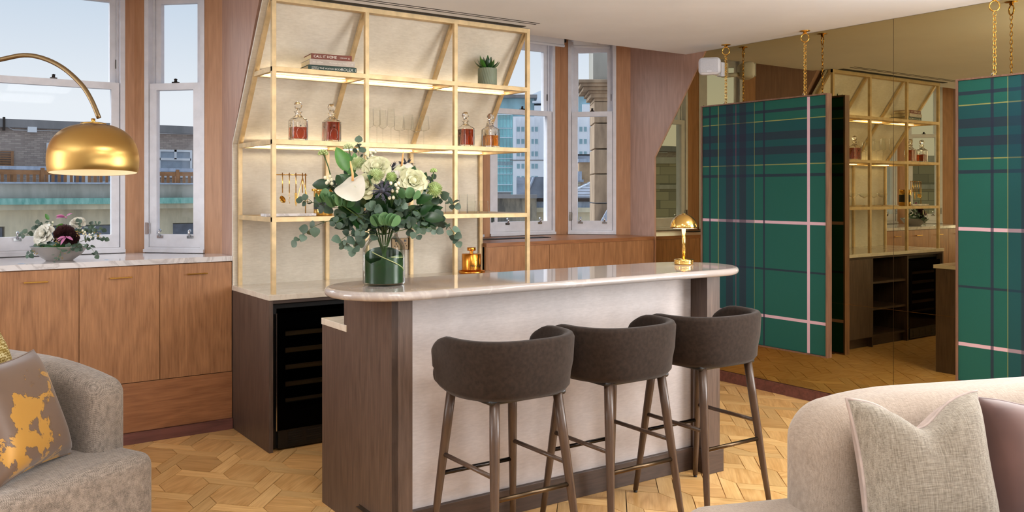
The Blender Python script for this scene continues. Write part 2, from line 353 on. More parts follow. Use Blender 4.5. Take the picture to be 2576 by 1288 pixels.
for j in range(-18, 4):
    for i in range(-9, 14):
        ev = (j % 2 == 0); c = hc(i, j)
        if not (-1.5 < c[0] < 5.8 and -.6 < c[1] < 6.1): continue
        pieces.append(('hex', [hv(i, j, k) for k in ('T', 'TR', 'BR', 'B', 'BL', 'TL')], (PI/4 if (i+j) % 3 else -PI/4)))
        l = nb(i, j, 'LL')
        if not ev: pieces.append(('strip', [hv(i-1, j, 'TR'), hv(i, j, 'B'), hv(*l, 'TR'), hv(i-1, j, 'BR')], -.86))
        else: pieces.append(('strip', [hv(i, j, 'BL'), hv(l[0]+1, l[1], 'TL'), hv(l[0]+1, l[1], 'BL'), hv(*l, 'T')], -.86))
        r_ = nb(i, j, 'LR')
        if ev: pieces.append(('strip', [hv(i, j, 'B'), hv(i+1, j, 'TL'), hv(i+1, j, 'BL'), hv(*r_, 'TL')], .86))
        else: pieces.append(('strip', [hv(i, j, 'BR'), hv(*r_, 'T'), hv(r_[0]-1, r_[1], 'BR'), hv(r_[0]-1, r_[1], 'TR')], .86))
def vis_score(p):
    c = Vector((sum(q[0] for q in p)/len(p), sum(q[1] for q in p)/len(p)))
    d = SN*c.x+CS*c.y
    if d < .5: return 99
    x = CX+F_PX*(CS*c.x-SN*c.y)/d; y = YH+F_PX*EYE/d
    inside = (330 < x < 830 and y < 1330) or (1780 < x < 2030 and y < 1300) or (1380 < x < 1790 and 1150 < y < 1330)
    inb = 1.78 < c.x < 3.7 and 4.98 < c.y
    return (0 if inside and c.y < 5.68 and not inb else 3)+d*.1+(2 if inb or c.y > 5.7 else 0)
pieces.sort(key=lambda q: vis_score(q[1]))
rest = MB(); rr = random.Random(5)
for k, (kind, poly, ang) in enumerate(pieces):
    q = shrink(poly); ar = abs(sum(q[i][0]*q[(i+1) % len(q)][1]-q[(i+1) % len(q)][0]*q[i][1] for i in range(len(q))))
    zt = rr.uniform(-.0006, .0006)
    if k < 290:
        cx = sum(p[0] for p in q)/len(q); cy = sum(p[1] for p in q)/len(q); ca, sa = math.cos(-ang), math.sin(-ang)
        loc = [((p[0]-cx)*ca-(p[1]-cy)*sa, (p[0]-cx)*sa+(p[1]-cy)*ca) for p in q]
        MB().prism(loc, -.012, zt).build('parquet_block' if kind == 'hex' else 'parquet_strip', 'oak_parquet' if kind == 'hex' else 'oak_strip', flo, (cx, cy, 0), (0, 0, ang))
    else: rest.prism(q, -.012, zt)
o = rest.build('parquet_field', 'oak_parquet', flo); o['kind'] = 'stuff'
# ceiling with cut-outs in front of the two bays
cl = MB()
cl.prism([(XL, YB), (XR+.1, YB), (XR+.1, 5.19), (BAYS[1][0]-.01, 5.19), (BAYS[1][0]-.01, 5.7), (BAYS[0][1]+.01, 5.7), (BAYS[0][1]+.01, 5.19), (BAYS[0][0]-.01, 5.19), (BAYS[0][0]-.01, 5.7), (XL, 5.7)], ZC, ZC+.25)
cei = struct(cl.build('ceiling', 'ceiling_paint'), 'smooth off-white painted ceiling')
for (px0, py0) in FILL_PANELS:
    frame_box(MB(), -.33, .33, -.33, .33, 0, .02, .03).build('fill_frame', 'white_paint', cei, (px0, py0, ZC-.018), (PI/2, 0, 0)); MB().box(px0-.3, px0+.3, py0-.3, py0+.3, ZC-.004, ZC-.001).build('fill_diffuser', 'shade_white', cei)  # unseen frames added to go with the overhead fill lights
for k, y in enumerate((4.80, 4.845)):
    MB().box(1.75, 3.62, y, y+.012, ZC-.0015, ZC+.01).build('air_slot', 'black_gap', cei)
MB().box(1.76, 3.60, 4.935, 4.99, ZC-.002, ZC+.01).build('shadow_gap', 'black_gap', cei)
# bay ceilings and outer closing
for (a, b_) in BAYS: struct(MB().box(a-.2, b_+.2, 5.15, 6.75, 3.05, 3.2).build('ceiling', 'ceiling_paint'))
for (a, b_) in BAYS: struct(MB().box(a-.2, b_+.2, 5.10, 5.19, ZC+.25, 3.2).build('trim_1', 'ceiling_paint'))
# mansard wall pieces (vertical below, leaning in above)
def mansard(x0, x1, name, mat='cheek_veneer'):
    poly = [(YW, 0), (YW, 1.83), (5.02, ZC+.2), (5.02, 3.2), (5.9, 3.2), (5.9, 0)]
    return struct(MB().prism(poly, x0, x1, 'x').build(name, mat))
mansard(BAYS[0][1], BAYS[1][0], 'wall_front', 'cheek_veneer'); mansard(XL, BAYS[0][0], 'wall_front', 'cheek_veneer')
struct(MB().prism([(YW-.1, 0), (YW-.1, 3.2), (5.9, 3.2), (5.9, 0)], XR, XR+.1, 'x').build('wall_right', 'cheek_veneer'))
struct(MB().box(XR, XR+.15, 1.4, YW-.1, 0, 3.2).build('wall_right', 'cheek_veneer'), 'wood panelled right-hand wall behind the bronze mirror')
rv = MB(); rv.box(XR, XR+.15, -1, -.4, 0, ZC); rv.box(XR, XR+.15, -.4, 1.4, 0, .7); rv.box(XR, XR+.15, -.4, 1.4, 2.5, ZC); struct(rv.build('wall_right', 'wall_paint'))  # unseen window opening assumed in this wall to go with the key light
# rear part of the right wall; rear wall with two unseen openings added for light
rw = MB(); rw.box(XR, XR+.15, YB, -1, 0, ZC); struct(rw.build('wall_right', 'wall_paint'))
bw = MB()
for (a, b_) in ((XL, -.05), (1.85, 2.5), (4.25, XR+.15)): bw.box(a, b_, YB-.15, YB, 0, ZC)
for (a, b_) in ((-.05, 1.85), (2.5, 4.25)): bw.box(a, b_, YB-.15, YB, 0, .75); bw.box(a, b_, YB-.15, YB, 2.5, ZC)
struct(bw.build('wall_rear', 'wall_paint'))
lv = MB(); lv.box(XL-.15, XL, YB, 3.85, 0, ZC); lv.box(XL-.15, XL, 5.25, 5.9, 0, ZC); lv.box(XL-.15, XL, 3.85, 5.25, 0, .8); lv.box(XL-.15, XL, 3.85, 5.25, 2.5, ZC); struct(lv.build('wall_left', 'wall_paint'))  # unseen opening added in the left wall to go with the left fill
struct(MB().box(XR-.022, XR, -1, 5.54, 0, .082).build('baseboard_right', 'red_skirting'))
struct(MB().box(.0, 1.778, 5.622, 5.64, 0, .067).build('baseboard_front', 'red_skirting'), 'dark red-brown skirting board under the window cabinets')
# bay walls: cheek, angled posts, sash windows
NW = [0]
def sash_window(p0, p1, z0, z1, zr, label):
    # p0 -> p1 left to right seen from the room; local x along, y outwards
    NW[0] += 1; p0 = Vector(p0); p1 = Vector(p1); L = (p1-p0).length; a = math.atan2(p1.y-p0.y, p1.x-p0.x)
    w = bpy.data.objects.new('window_%d' % NW[0], None); C.objects.link(w); w.location = (p0.x, p0.y, 0); w.rotation_euler = (0, 0, a); struct(w, label)
    f = MB(); frame_box(f, 0, L, z0, z1, -.005, .13, .03, .035, .05); f.box(0, L, -.02, .0, z0, z0+.022); f.box(.03, .045, .045, .055, z0, z1); f.box(L-.045, L-.03, .045, .055, z0, z1)
    f.build('window_frame', 'white_paint', w)
    ls = frame_box(MB(), .034, L-.034, z0+.036, zr, .004, .044, .05, .085, .045).build('lower_sash', 'white_paint', w)
    us = frame_box(MB(), .034, L-.034, zr-.04, z1-.05, .058, .098, .05, .045, .06).build('upper_sash', 'white_paint', w)
    MB().add([(.084, .024, z0+.12), (L-.084, .024, z0+.12), (L-.084, .024, zr-.044), (.084, .024, zr-.044)], [(0, 1, 2, 3)]).build('pane', 'window_glass', ls)
    MB().add([(.084, .078, zr+.003), (L-.084, .078, zr+.003), (L-.084, .078, z1-.108), (.084, .078, z1-.108)], [(0, 1, 2, 3)]).build('pane', 'window_glass', us)
    for fx in (.26, .76):
        x = L*fx; h = MB(); h.box(x-.022, x+.022, -.004, .006, z0+.095, z0+.113)
        h.tube([(x, -.006, z0+.108), (x, -.016, z0+.13), (x, -.012, z0+.145), (x, -.002, z0+.15), (x, .006, z0+.142)], .008, 8); h.build('sash_lift', 'chrome', ls)
    k = MB(); k.box(L*.5-.02, L*.5+.02, .0, .03, zr, zr+.008); k.lathe([(.0, 0), (.012, 0), (.009, .012), (.012, .022), (0, .026)], 10, (L*.5, .015, zr+.006)); k.build('sash_catch', 'steel_dark', ls)
    k = MB(); k.box(.008, .03, -.009, -.004, z0+.12, z0+.2); k.box(.034, .04, -.012, .0, z0+.125, z0+.195); k.build('hinge', 'chrome', w)
    k = MB(); k.box(L-.05, L-.036, .05, .06, zr+.1, zr+.16); k.build('restrictor', 'steel_dark', us)
    return w
def post(poly, name='trim_2', z0=1.0, z1=3.05, mat='post_veneer'): return struct(MB().prism(poly, z0, z1).build(name, mat))
YC, DX = 5.87, .45
def bay(x0, x1, zl, labs):
    yf = YC+DX
    q = .7071; t = .13
    def seg(ax, ay, bx, by, mat='post_veneer', z0=1.0):    # a plain panel post along a -> b, thickness outwards
        d = Vector((bx-ax, by-ay)).normalized(); n = Vector((-d.y, d.x)); post([(ax, ay), (bx, by), (bx+n.x*t, by+n.y*t), (ax+n.x*t, ay+n.y*t)], mat=mat, z0=z0)
    z0, z1, zr = zl+.005, 2.9, 2.245
    Lf = DX/q
    # right canted facet: from (x1-DX, yf) to (x1, YC)
    A = Vector((x1-DX, yf)); B = Vector((x1, YC)); u = (B-A).normalized()
    a1 = A+u*.075; b1 = B-u*.125
    seg(A.x, A.y, a1.x, a1.y); seg(b1.x, b1.y, B.x+.02, B.y-.02); sash_window(a1, b1, z0, z1, zr, labs[2])
    # left canted facet
    A2 = Vector((x0, YC)); B2 = Vector((x0+DX, yf)); u2 = (B2-A2).normalized(); a2 = A2+u2*.125; b2 = B2-u2*.075
    seg(A2.x-.02, A2.y-.02, a2.x, a2.y); seg(b2.x, b2.y, B2.x, B2.y); sash_window(a2, b2, z0, z1, zr, labs[0])
    # front
    m0, m1 = x0+DX+.06, x1-DX-.06
    seg(x0+DX, yf, m0, yf); seg(m1, yf, x1-DX, yf); sash_window((m0, yf), (m1, yf), z0, z1, zr, labs[1])
    n = u.orthogonal()
    for (P, Q) in ((A2, B2), (B2, A), (A, B)):
        d = (Q-P).normalized(); nn = Vector((-d.y, d.x)); e = .08
        pl = [tuple(P-d*e), tuple(Q+d*e), tuple(Q+d*e+nn*.2), tuple(P-d*e+nn*.2)]
        struct(MB().prism(pl, 0, zl).build('wall_bay', 'wall_paint')); struct(MB().prism(pl, 2.895, 3.2).build('wall_bay', 'post_veneer'))
        pl = [tuple(P-d*e+nn*.13), tuple(Q+d*e+nn*.13), tuple(Q+d*e+nn*.2), tuple(P-d*e+nn*.2)]
bay(*BAYS[0], 1.105, ('white sash window in the angled left side of the bay over the veneer cabinets', 'wide white sash window behind the arc lamp', 'narrow white sash window beside the brass shelving'))
bay(*BAYS[1], 1.125, ('white sash window seen in the bronze mirror beside the shelving', 'wide white sash window behind the right end of the shelving', 'narrow white sash window looking onto the stone pier'))
# ledge of the right bay
lt = struct(MB().prism([(3.679, 5.555), (5.435, 5.555), (5.435, YC), (5.435-DX, YC+DX-.01), (BAYS[1][0]+DX, YC+DX-.01), (BAYS[1][0], YC), (BAYS[1][0], 5.655), (3.679, 5.655)], 1.095, 1.125).build('trim_3', 'cabinet_veneer_flat'), 'wooden ledge under the right bay window')
struct(MB().box(3.679, 3.7115, 5.56, 5.585, .918, 1.094).build('trim_4', 'cabinet_veneer'))
for k in range(3):
    a = 3.712+k*.575; struct(MB().box(a, a+.572, 5.56, 5.58, 0, 1.094).build('trim_4', 'cabinet_veneer'))
g = thing('vent_grille', 'thin black linear vent grille let into the wooden window ledge', 'vent', (4.22, 5.98, 1.125)); MB().box(-.36, .36, -.06, .06, 0, .004).build('frame', 'steel_dark', g)
for k in range(7): MB().box(-.34, .34, -.052+k*.0155, -.044+k*.0155, .004, .006).build('slat', 'leather_black', g)
# roller blinds
def blind(p0, p1, z, label):
    p0 = Vector(p0); p1 = Vector(p1); L = (p1-p0).length; t = thing('roller_blind', label, 'blind', (p0.x, p0.y, 0), math.atan2(p1.y-p0.y, p1.x-p0.x), 'roller blinds over the right bay')
    MB().tube([(0, 0, z), (L, 0, z)], .045, 14).build('roll', 'ceiling_paint', t); MB().box(0, L, -.047, -.041, z-.085, z).build('fabric', 'ceiling_paint', t)
    MB().tube([(0, -.044, z-.09), (L, -.044, z-.09)], .012, 8).build('bottom_bar', 'ceiling_paint', t); MB().box(L, L+.012, -.06, .06, z-.06, z+.07).build('bracket', 'leather_black', t)
blind((4.2, YC+DX-.07), (4.95, YC+DX-.07), 2.92, 'cream roller blind rolled up over the wide window behind the shelving')
blind((5.04, YC+DX-.115), (5.36, YC+.205), 2.92, 'cream roller blind rolled up over the narrow window by the stone pier')
# ---------------------------------------------------------------- bronze mirror on the right wall
XM = 5.437
mir = thing('wall_mirror', 'large bronze-tinted mirror in panes covering the right-hand wall, slanted at the window end', 'mirror', (XM, 0, 0))
def pane(poly): MB().prism(poly, 0, .006, 'x').build('mirror_pane', 'bronze_mirror', mir)
ys = 3.312; g_ = .0015; zs = .731
pane([(5.535, .084), (5.535, zs-g_), (ys+g_, zs-g_), (ys+g_, .084)])
pane([(5.535, zs+g_), (5.535, 1.815), (4.955, ZC-.002), (ys+g_, ZC-.002), (ys+g_, zs+g_)])
for (a, b_) in ((1.45, ys), ): 
    pane([(a, .084), (a, zs-g_), (ys-g_, zs-g_), (ys-g_, .084)]); pane([(a, zs+g_), (a, ZC-.002), (ys-g_, ZC-.002), (ys-g_, zs+g_)])
MB().box(-.001, .002, 1.45, 5.535, zs-.0012, zs+.0012).build('seam', 'brass', mir); MB().box(-.0008, .002, ys-.0012, ys+.0012, .084, ZC-.004).build('seam', 'bronze_dark', mir)
MB().box(-.002, .007, 5.535, 5.552, .084, 1.818).build('edge_trim', 'post_veneer', mir)
MB().prism([(5.535, 1.815), (5.552, 1.82), (4.967, ZC-.001), (4.952, ZC-.001)], -.002, .007, 'x').build('edge_trim', 'post_veneer', mir)
# ---------------------------------------------------------------- tartan panels on chains
TEAL, NAVY, PINK, YEL, RED = (28, 86, 76), (36, 38, 58), (206, 172, 184), (150, 150, 84), (132, 60, 84)
def tartan(name, size_y, size_z, vs, hs, vb, hb):
    m, nt, b = newmat(name); t = nt.nodes.new('ShaderNodeTexCoord'); sp = nt.nodes.new('ShaderNodeSeparateXYZ'); nt.links.new(t.outputs['Object'], sp.inputs[0])
    def rp(axis, size, st, band):
        def bg(p): return (20, 58, 74, .55) if band[0] <= p < band[1] else (*TEAL, 0)     # deeper blue-green band behind the stripes
        f = math_(nt, 'DIVIDE', sp.outputs[axis], size); stops = [(0, bg(.0))]
        for a, b_, c, al in sorted(st): stops += [(max(.0005, a/size), (*c, al)), (min(.9995, b_/size), bg(b_))]
        return ramp(nt, f, stops, 'CONSTANT')
    V, Hh = rp('Y', size_y, vs, vb), rp('Z', size_z, hs, hb)
    base = ramp(nt, noise(nt, tc(nt, (1, 1, 1)), 500, 2), [(.3, tuple(c*.9 for c in TEAL)), (.7, tuple(c*1.1 for c in TEAL))]).outputs[0]
    c1 = mixc(nt, Hh.outputs[1], base, Hh.outputs[0]); c2 = mixc(nt, V.outputs[1], c1, V.outputs[0])
    nt.links.new(c2, b.inputs['Base Color']); b.inputs['Roughness'].default_value = .8; bump(nt, b, noise(nt, tc(nt), 700, 1), .2, .001); b.inputs['Specular IOR Level'].default_value = .25
H0_ = .358
HS = [(a-H0_, b_-H0_, c, al) for a, b_, c, al in ((2.102, 2.122, NAVY, .8), (2.033, 2.041, YEL, .7), (1.898, 1.957, NAVY, .8), (1.874, 1.878, RED, .8), (1.787, 1.845, NAVY, .8), (1.711, 1.719, YEL, .7), (1.624, 1.643, NAVY, .8), (1.277, 1.300, PINK, 1), (.928, .947, NAVY, .8), (.580, .600, PINK, 1))]
def tpanel(y0, y1, vstripes, chains, label, k):
    X = 5.315; t = thing('tartan_panel', label, 'wall panel', (X, y0, H0_), 0, 'tartan panels hung on chains'); Ly = y1-y0; Lz = 2.203-H0_
    ye = sorted(s_[1] for s_ in vstripes if s_[2] == YEL); tartan('tartan_%d' % k, Ly, Lz, vstripes, HS, (ye[0]-.001 if len(ye) > 1 else -.1, ye[-1]-.001), (1.719-H0_-.001, 2.041-H0_-.001))
    MB().box(0, .03, .014, Ly-.014, .012, Lz-.012).build('fabric_board', 'tartan_%d' % k, t)
    for nm, bx in (('frame_side', (-.008, .045, 0, .012, 0, Lz)), ('frame_side', (-.008, .045, Ly-.012, Ly, 0, Lz)), ('frame_rail', (-.008, .045, .012, Ly-.012, 0, .010)), ('frame_rail', (-.008, .045, .012, Ly-.012, Lz-.010, Lz))):
        MB().box(*bx).build(nm, 'walnut_frame', t)
    for c_ in chains:
        y = c_-y0; zt = ZC-H0_; x = .02
        MB().lathe([(0, 0), (.036, 0), (.036, -.004), (.012, -.006), (.012, -.02), (0, -.02)], 20, (x, y, zt)).build('ceiling_plate', 'brass', t)
        MB().tube([(x+.027*math.cos(a)*.6, y-.027*math.cos(a)*.8, zt-.05+.03*math.sin(a)) for a in [2*PI*i/20 for i in range(20)]], .0045, 8, True).build('ring', 'brass', t)
        ch = MB(); z = zt-.08; i = 0
        while z > Lz+.006:
            pts = []
            tw = -.35 if i % 2 else -1.45
            for a in [2*PI*q/10 for q in range(10)]:
                w_ = .0085*(1-.35*math.sin(a)); pts.append((x+w_*math.cos(a)*math.cos(tw), y+w_*math.cos(a)*math.sin(tw), z-.016+.017*math.sin(a)))
            ch.tube(pts, .0022, 5, True); z -= .0245; i += 1
        ch.build('chain', 'brass', t); MB().tube([(x, y, Lz), (x, y+.006, Lz+.02), (x, y+.018, Lz+.014), (x, y+.016, Lz)], .003, 6).build('hook', 'chrome', t)
    return t
V1 = [(3.873, 3.896, PINK, 1), (4.263, 4.282, NAVY, .8), (4.359, 4.365, YEL, .55), (4.441, 4.506, NAVY, .8), (4.537, 4.541, RED, .8), (4.570, 4.640, NAVY, .8), (4.714, 4.72, YEL, .55), (4.796, 4.814, NAVY, .8)]
tpanel(3.728, 4.897, [(a-3.728, b_-3.728, c, al) for a, b_, c, al in V1], (4.66, 3.93), 'dark green tartan panel in a walnut frame hung on two chains beside the table lamp', 1)
sh = 2.608-4.805
V2 = [(a+sh, b_+sh, c, al) for a, b_, c, al in V1]
tpanel(1.655, 2.826, [(a-1.655, b_-1.655, c, al) for a, b_, c, al in V2 if a > 1.68], (2.607, 1.85), 'dark green tartan panel in a walnut frame hung behind the beige sofa', 2)
# speaker
sp = thing('wall_speaker', 'small white wall speaker on a bracket beside the mirror chain', 'speaker', (5.225, 4.725, 2.495))
def sdef(q): q = q.copy(); q.y *= 1-.12*max(0, q.x/.06); q.z *= 1-.12*max(0, q.x/.06); return q
MB().rbox(.06, .085, .068, .034, k=5, mid=4, deform=sdef).build('cabinet', 'white_paint', sp, rot=(0, 0, .62))
plain('grille_grey', (186, 188, 196), .8, 0, .05, 300)
g1 = MB().rbox(.006, .070, .054, .0055, (-.0585, 0, 0), k=3, mid=4).build('grille', 'grille_grey', sp, rot=(0, 0, .62)); MB().box(-.0675, -.066, -.02, .014, -.047, -.041).build('badge', 'white_paint', sp, rot=(0, 0, .62))
MB().box(.17, .2105, .03, .085, -.06, .055, .008).build('bracket', 'white_paint', sp); MB().tube([(.04, .03, -.03), (.18, .055, -.045)], .018, 10).build('arm', 'white_paint', sp)

for k, (px0, py0) in enumerate(UPLIGHTS):  # stands made up for the added ceiling uplights, out of view
    t = thing('fill_uplighter', ('brass fill uplighter added out of view in the rear of the room', 'brass fill uplighter added out of view near the mirror wall', 'brass fill uplighter added out of view near the left wall')[k], 'floor lamp', (px0, py0, 0)); MB().lathe([(0, 0), (.14, 0), (.14, .015), (.02, .025), (0, .025)], 28).build('base', 'brass', t); MB().tube([(0, 0, .02), (0, 0, 1.74)], .012, 12).build('pole', 'brass', t); MB().lathe([(.012, 1.72), (.10, 1.75), (.22, 1.85), (.225, 1.85), (.10, 1.74), (.012, 1.71)], 36).build('shade', 'shade_white', t)
# ---------------------------------------------------------------- brass shelving on the back counter
CT = .917; YF, YBK = 4.994, 5.602; PW = .026
S1, S2, S3, ZT = 2.251, 1.824, 1.368, 2.664
XP = (1.808, 2.404, 3.052, 3.650)                        # left faces of the four uprights
SL = (YBK-5.03)/(ZT-S2)
def yback(z): return YBK if z <= S2 else YBK-(z-S2)*SL
sh_ = thing('shelf_unit', 'brass-leaf open shelving leaning with the roof slope above the marble counter', 'shelving', (0, 0, 0))
for x in XP:
    MB().box(x, x+PW, YF, YF+PW, CT, ZT, .001).build('front_upright', 'brass_leaf', sh_)
    MB().box(x, x+PW, YBK, YBK+PW*.8, CT, S2-.01, .001).build('back_upright', 'brass_leaf', sh_)
    MB().prism([(YBK, S2-.012), (YBK+PW, S2-.012), (5.03+PW, ZT-.03), (5.03, ZT-.03)], x, x+PW, 'x').build('sloping_upright', 'brass_leaf', sh_)
MB().box(XP[0], XP[3]+PW, YF-.001, YF+PW+.03, ZT-.03, ZT, .001).build('top_rail', 'brass_leaf', sh_)
for k, z in enumerate((S1, S2, S3)):
    yb = yback(z); h = .029
    MB().box(XP[0], XP[3]+PW, YF-.0006, YF+PW, z-h, z, .001).build('shelf_rail', 'brass_leaf', sh_)
    MB().box(XP[0]+PW, XP[3], yb-PW, yb, z-h, z, .001).build('shelf_rail', 'brass_leaf', sh_)
    for x in XP: MB().box(x+.0005, x+PW-.0005, YF+PW, yb-.001, z-h, z-.0005, .001).build('cross_bar', 'brass_leaf', sh_)
    for i in range(3):
        MB().box(XP[i]+PW, XP[i+1], YF+PW, yb-PW-(.026 if k < 2 else 0), z-.008, z-.001).build('shelf_board', 'brass_leaf', sh_)
        if k < 2:
            MB().box(XP[i]+PW+.012, XP[i+1]-.012, yb-PW-.022, yb-PW-.014, z-.020, z-.014).build('led_strip', 'led_warm', sh_)
# backing panel (one sheet up to the slope, one leaning sheet)
bp = thing('backing_panel', 'cream plaster backing panel behind the brass shelving', 'panel', (0, 0, 0))
Y2 = YBK+PW+.002
MB().box(1.781, 3.678, Y2, Y2+.018, CT, S2-.002).build('lower_sheet', 'back_plaster', bp)
MB().prism([(Y2, S2), (Y2+.018, S2), (5.03+PW+.002+.018, ZT), (5.03+PW+.002, ZT)], 1.781, 3.678, 'x').build('sloping_sheet', 'back_plaster', bp)
so = thing('wall_socket', 'dark double wall socket on the cream backing panel', 'socket', (2.985, Y2, 1.14)); MB().box(-.073, .073, -.008, 0, -.043, .043, .003).build('face_plate', 'bronze_dark', so)
for sx in (-.036, .036):
    MB().box(sx-.008, sx+.008, -.011, -.008, .016, .032).build('switch', 'leather_black', so)
    for dx, dz in ((0, .002), (-.011, -.014), (.011, -.014)): MB().box(sx+dx-.003, sx+dx+.003, -.009, -.0078, dz-.004, dz+.004).build('pin_hole', 'black_gap', so)
# back counter
ctp = tag(MB().box(1.778, 3.705, 4.962, 5.655, CT-.032, CT, .002).build('marble_worktop', 'counter_marble'), 'cream marble counter top under the brass shelving', 'worktop')
ZCB = CT-.0325
cu = thing('counter_cabinet', 'dark oak counter cabinet with open shelves and a door beside the wine cooler', 'cabinet', (0, 0, 0))
MB().box(1.782, 1.806, 4.97, 5.65, 0, ZCB, .001).build('end_panel', 'dark_oak', cu); MB().box(3.678, 3.702, 4.97, 5.65, 0, ZCB, .001).build('end_panel', 'dark_oak', cu)
MB().box(1.806, 3.678, 4.975, 5.65, ZCB-.02, ZCB).build('top_rail', 'dark_oak_flat', cu); MB().box(1.806, 3.678, 5.62, 5.65, 0, ZCB-.02).build('back_board', 'dark_oak', cu)
for x in (2.43, 3.05): MB().box(x, x+.02, 4.98, 5.62, 0, ZCB-.02).build('divider', 'dark_oak', cu)
for z in (.1, .36, .62): MB().box(2.45, 3.05, 5.0, 5.62, z-.01, z+.01).build('shelf', 'dark_oak_flat', cu)
MB().box(2.45, 3.678, 5.03, 5.05, 0, .09).build('plinth', 'dark_oak_flat', cu); MB().box(3.073, 3.676, 4.972, 4.992, .1, ZCB-.022, .001).build('door', 'dark_oak', cu)
wc = thing('wine_cooler', 'black under-counter wine cooler with a dark glass door and wooden racks', 'wine cooler', (1.822, 4.985, 0))
pane_mat('smoked_glass', (.42, .42, .43), .5); plain('cooler_black', (10, 10, 11), .35)
wd = .595
cb = MB(); cb.box(0, .02, .03, .6, .01, .86); cb.box(wd-.02, wd, .03, .6, .01, .86); cb.box(.02, wd-.02, .03, .6, .83, .86); cb.box(.02, wd-.02, .03, .6, .01, .12); cb.box(.02, wd-.02, .58, .6, .12, .83); cb.build('casing', 'cooler_black', wc)
dr = MB(); frame_box(dr, .008, wd-.008, .125, .80, 0, .026, .055, .15, .09); door = dr.build('door', 'cooler_black', wc)
MB().box(.004, wd-.004, -.007, -.001, .12, .806, .001).build('door_glass', 'smoked_glass', door); MB().box(.004, .010, -.0085, -.007, .12, .806).build('door_edge', 'chrome', door)
wood('rack_wood', (206, 164, 104), (236, 200, 142), 'x', .5, 60)
for k in range(5): MB().box(.062, wd-.062, .03, .05, .265+k*.1, .29+k*.1).build('rack', 'rack_wood', wc)
vg = MB()
for i in range(4):
    for k in range(6): vg.box(.08+i*.115, .17+i*.115, -.001, .03, .03+k*.013, .037+k*.013)
MB().box(.02, wd-.02, .002, .03, .012, .118).build('kick_panel', 'cooler_black', wc); vg.build('vent_slots', 'leather_black', wc)
# ---------------------------------------------------------------- window cabinets on the left
SEAM = (1.778, 1.337, .888, .44, -.008)
for k in range(4):
    x1, x0 = SEAM[k], SEAM[k+1]; cx_ = (x0+x1)/2; w = (x1-x0)/2
    c_ = thing('window_cabinet', ('tan veneer cabinet beside the dark counter end panel', 'tan veneer cabinet under the narrow sash window', 'tan veneer cabinet under the flower bowl', 'tan veneer cabinet at the far end of the window run')[k], 'cabinet', (cx_, 5.64, 0), 0, 'veneer cabinets under the bay window')
    MB().box(-w+.001, w-.001, .02, .25, .07, 1.072).build('body', 'cabinet_veneer', c_)
    d = MB().box(-w+.0015, w-.0015, 0, .019, .368, 1.068, .0008).build('door', 'cabinet_veneer', c_)
    h = MB(); h.box(-.062, .062, -.026, -.016, 1.0, 1.008, .002); h.box(-.05, -.043, -.017, 0, 1.0, 1.008); h.box(.043, .05, -.017, 0, 1.0, 1.008); h.build('handle', 'brass', d)
struct(MB().box(.44, 1.778, 5.638, 5.656, .069, .364, .001).build('trim_5', 'cabinet_veneer_flat'), 'long low veneer panel under the cabinet doors'); struct(MB().box(-.3, .437, 5.638, 5.656, .069, .364, .001).build('trim_5', 'cabinet_veneer_flat'))
mt = MB().prism([(-.088, 5.63), (1.779, 5.63), (1.779, YC+.01), (1.785-DX-.01, YC+DX), (BAYS[0][0]+DX, YC+DX), (BAYS[0][0], YC), (BAYS[0][0], 5.64)], 1.074, 1.106).build('marble_sill', 'white_marble'); tag(mt, 'white veined marble sill on top of the window cabinets', 'worktop')
for x, y, lb in ((1.06, 5.75, 'small chrome flush pull in the marble sill between bowl and brass shelving'), (.60, 5.72, 'small chrome flush pull in the marble sill in front of the flower bowl')):
    t = thing('flush_pull', lb, 'handle', (x, y, 1.106), 0, 'flush pulls in the marble sill'); MB().lathe([(0, .0015), (.014, .0015), (.02, .0005), (.022, 0)], 18).build('rim', 'chrome', t)
th_ = thing('wall_control', 'small black wall control on the wood panelling', 'switch', (BAYS[0][0]+.0015, 5.76, 1.50)); MB().rbox(.008, .022, .05, .0075, k=3, mid=3).build('body', 'leather_black', th_); MB().lathe([(0, .001), (.011, .001), (.012, 0)], 14).build('button', 'steel_dark', th_, (.008, 0, .02), (0, PI/2, 0))
# ---------------------------------------------------------------- the bar
BR = thing('bar_counter', 'freestanding bar with dark oak ends, pale plaster front and rounded marble top', 'bar', (1.704, 3.289, 0), math.radians(-1.0))
BL_, ZS0, ZS1 = 1.973, 1.067, 1.105
MB().box(0, .097, 0, .12, 0, ZS0).build('column', 'dark_oak', BR); MB().box(BL_-.097, BL_, 0, .46, 0, ZS0).build('column', 'dark_oak', BR)
MB().prism([(.0, 0), (.0, ZS0), (.493, ZS0), (.493, .869), (.758, .869), (.758, 0)], .0, .03, 'x').build('end_panel', 'dark_oak', BR, (-.0005, 0, 0))
MB().box(.097, BL_-.097, .122, .15, .0, ZS0).build('front_panel', 'bar_plaster', BR); MB().box(.03, BL_-.097, .15, .46, .0, .868).build('carcass', 'dark_oak', BR); MB().box(.03, BL_, .46, .74, .0, .868).build('back_cabinet', 'dark_oak', BR)
MB().box(.097, BL_-.097, .098, .122, 0, .122, .002).build('plinth', 'dark_oak_flat', BR); MB().box(BL_-.112, BL_+.015, -.015, .47, 0, .122, .002).build('plinth', 'dark_oak_flat', BR)
MB().box(-.004, BL_, .462, .762, .870, .901, .002).build('work_top', 'counter_marble', BR)
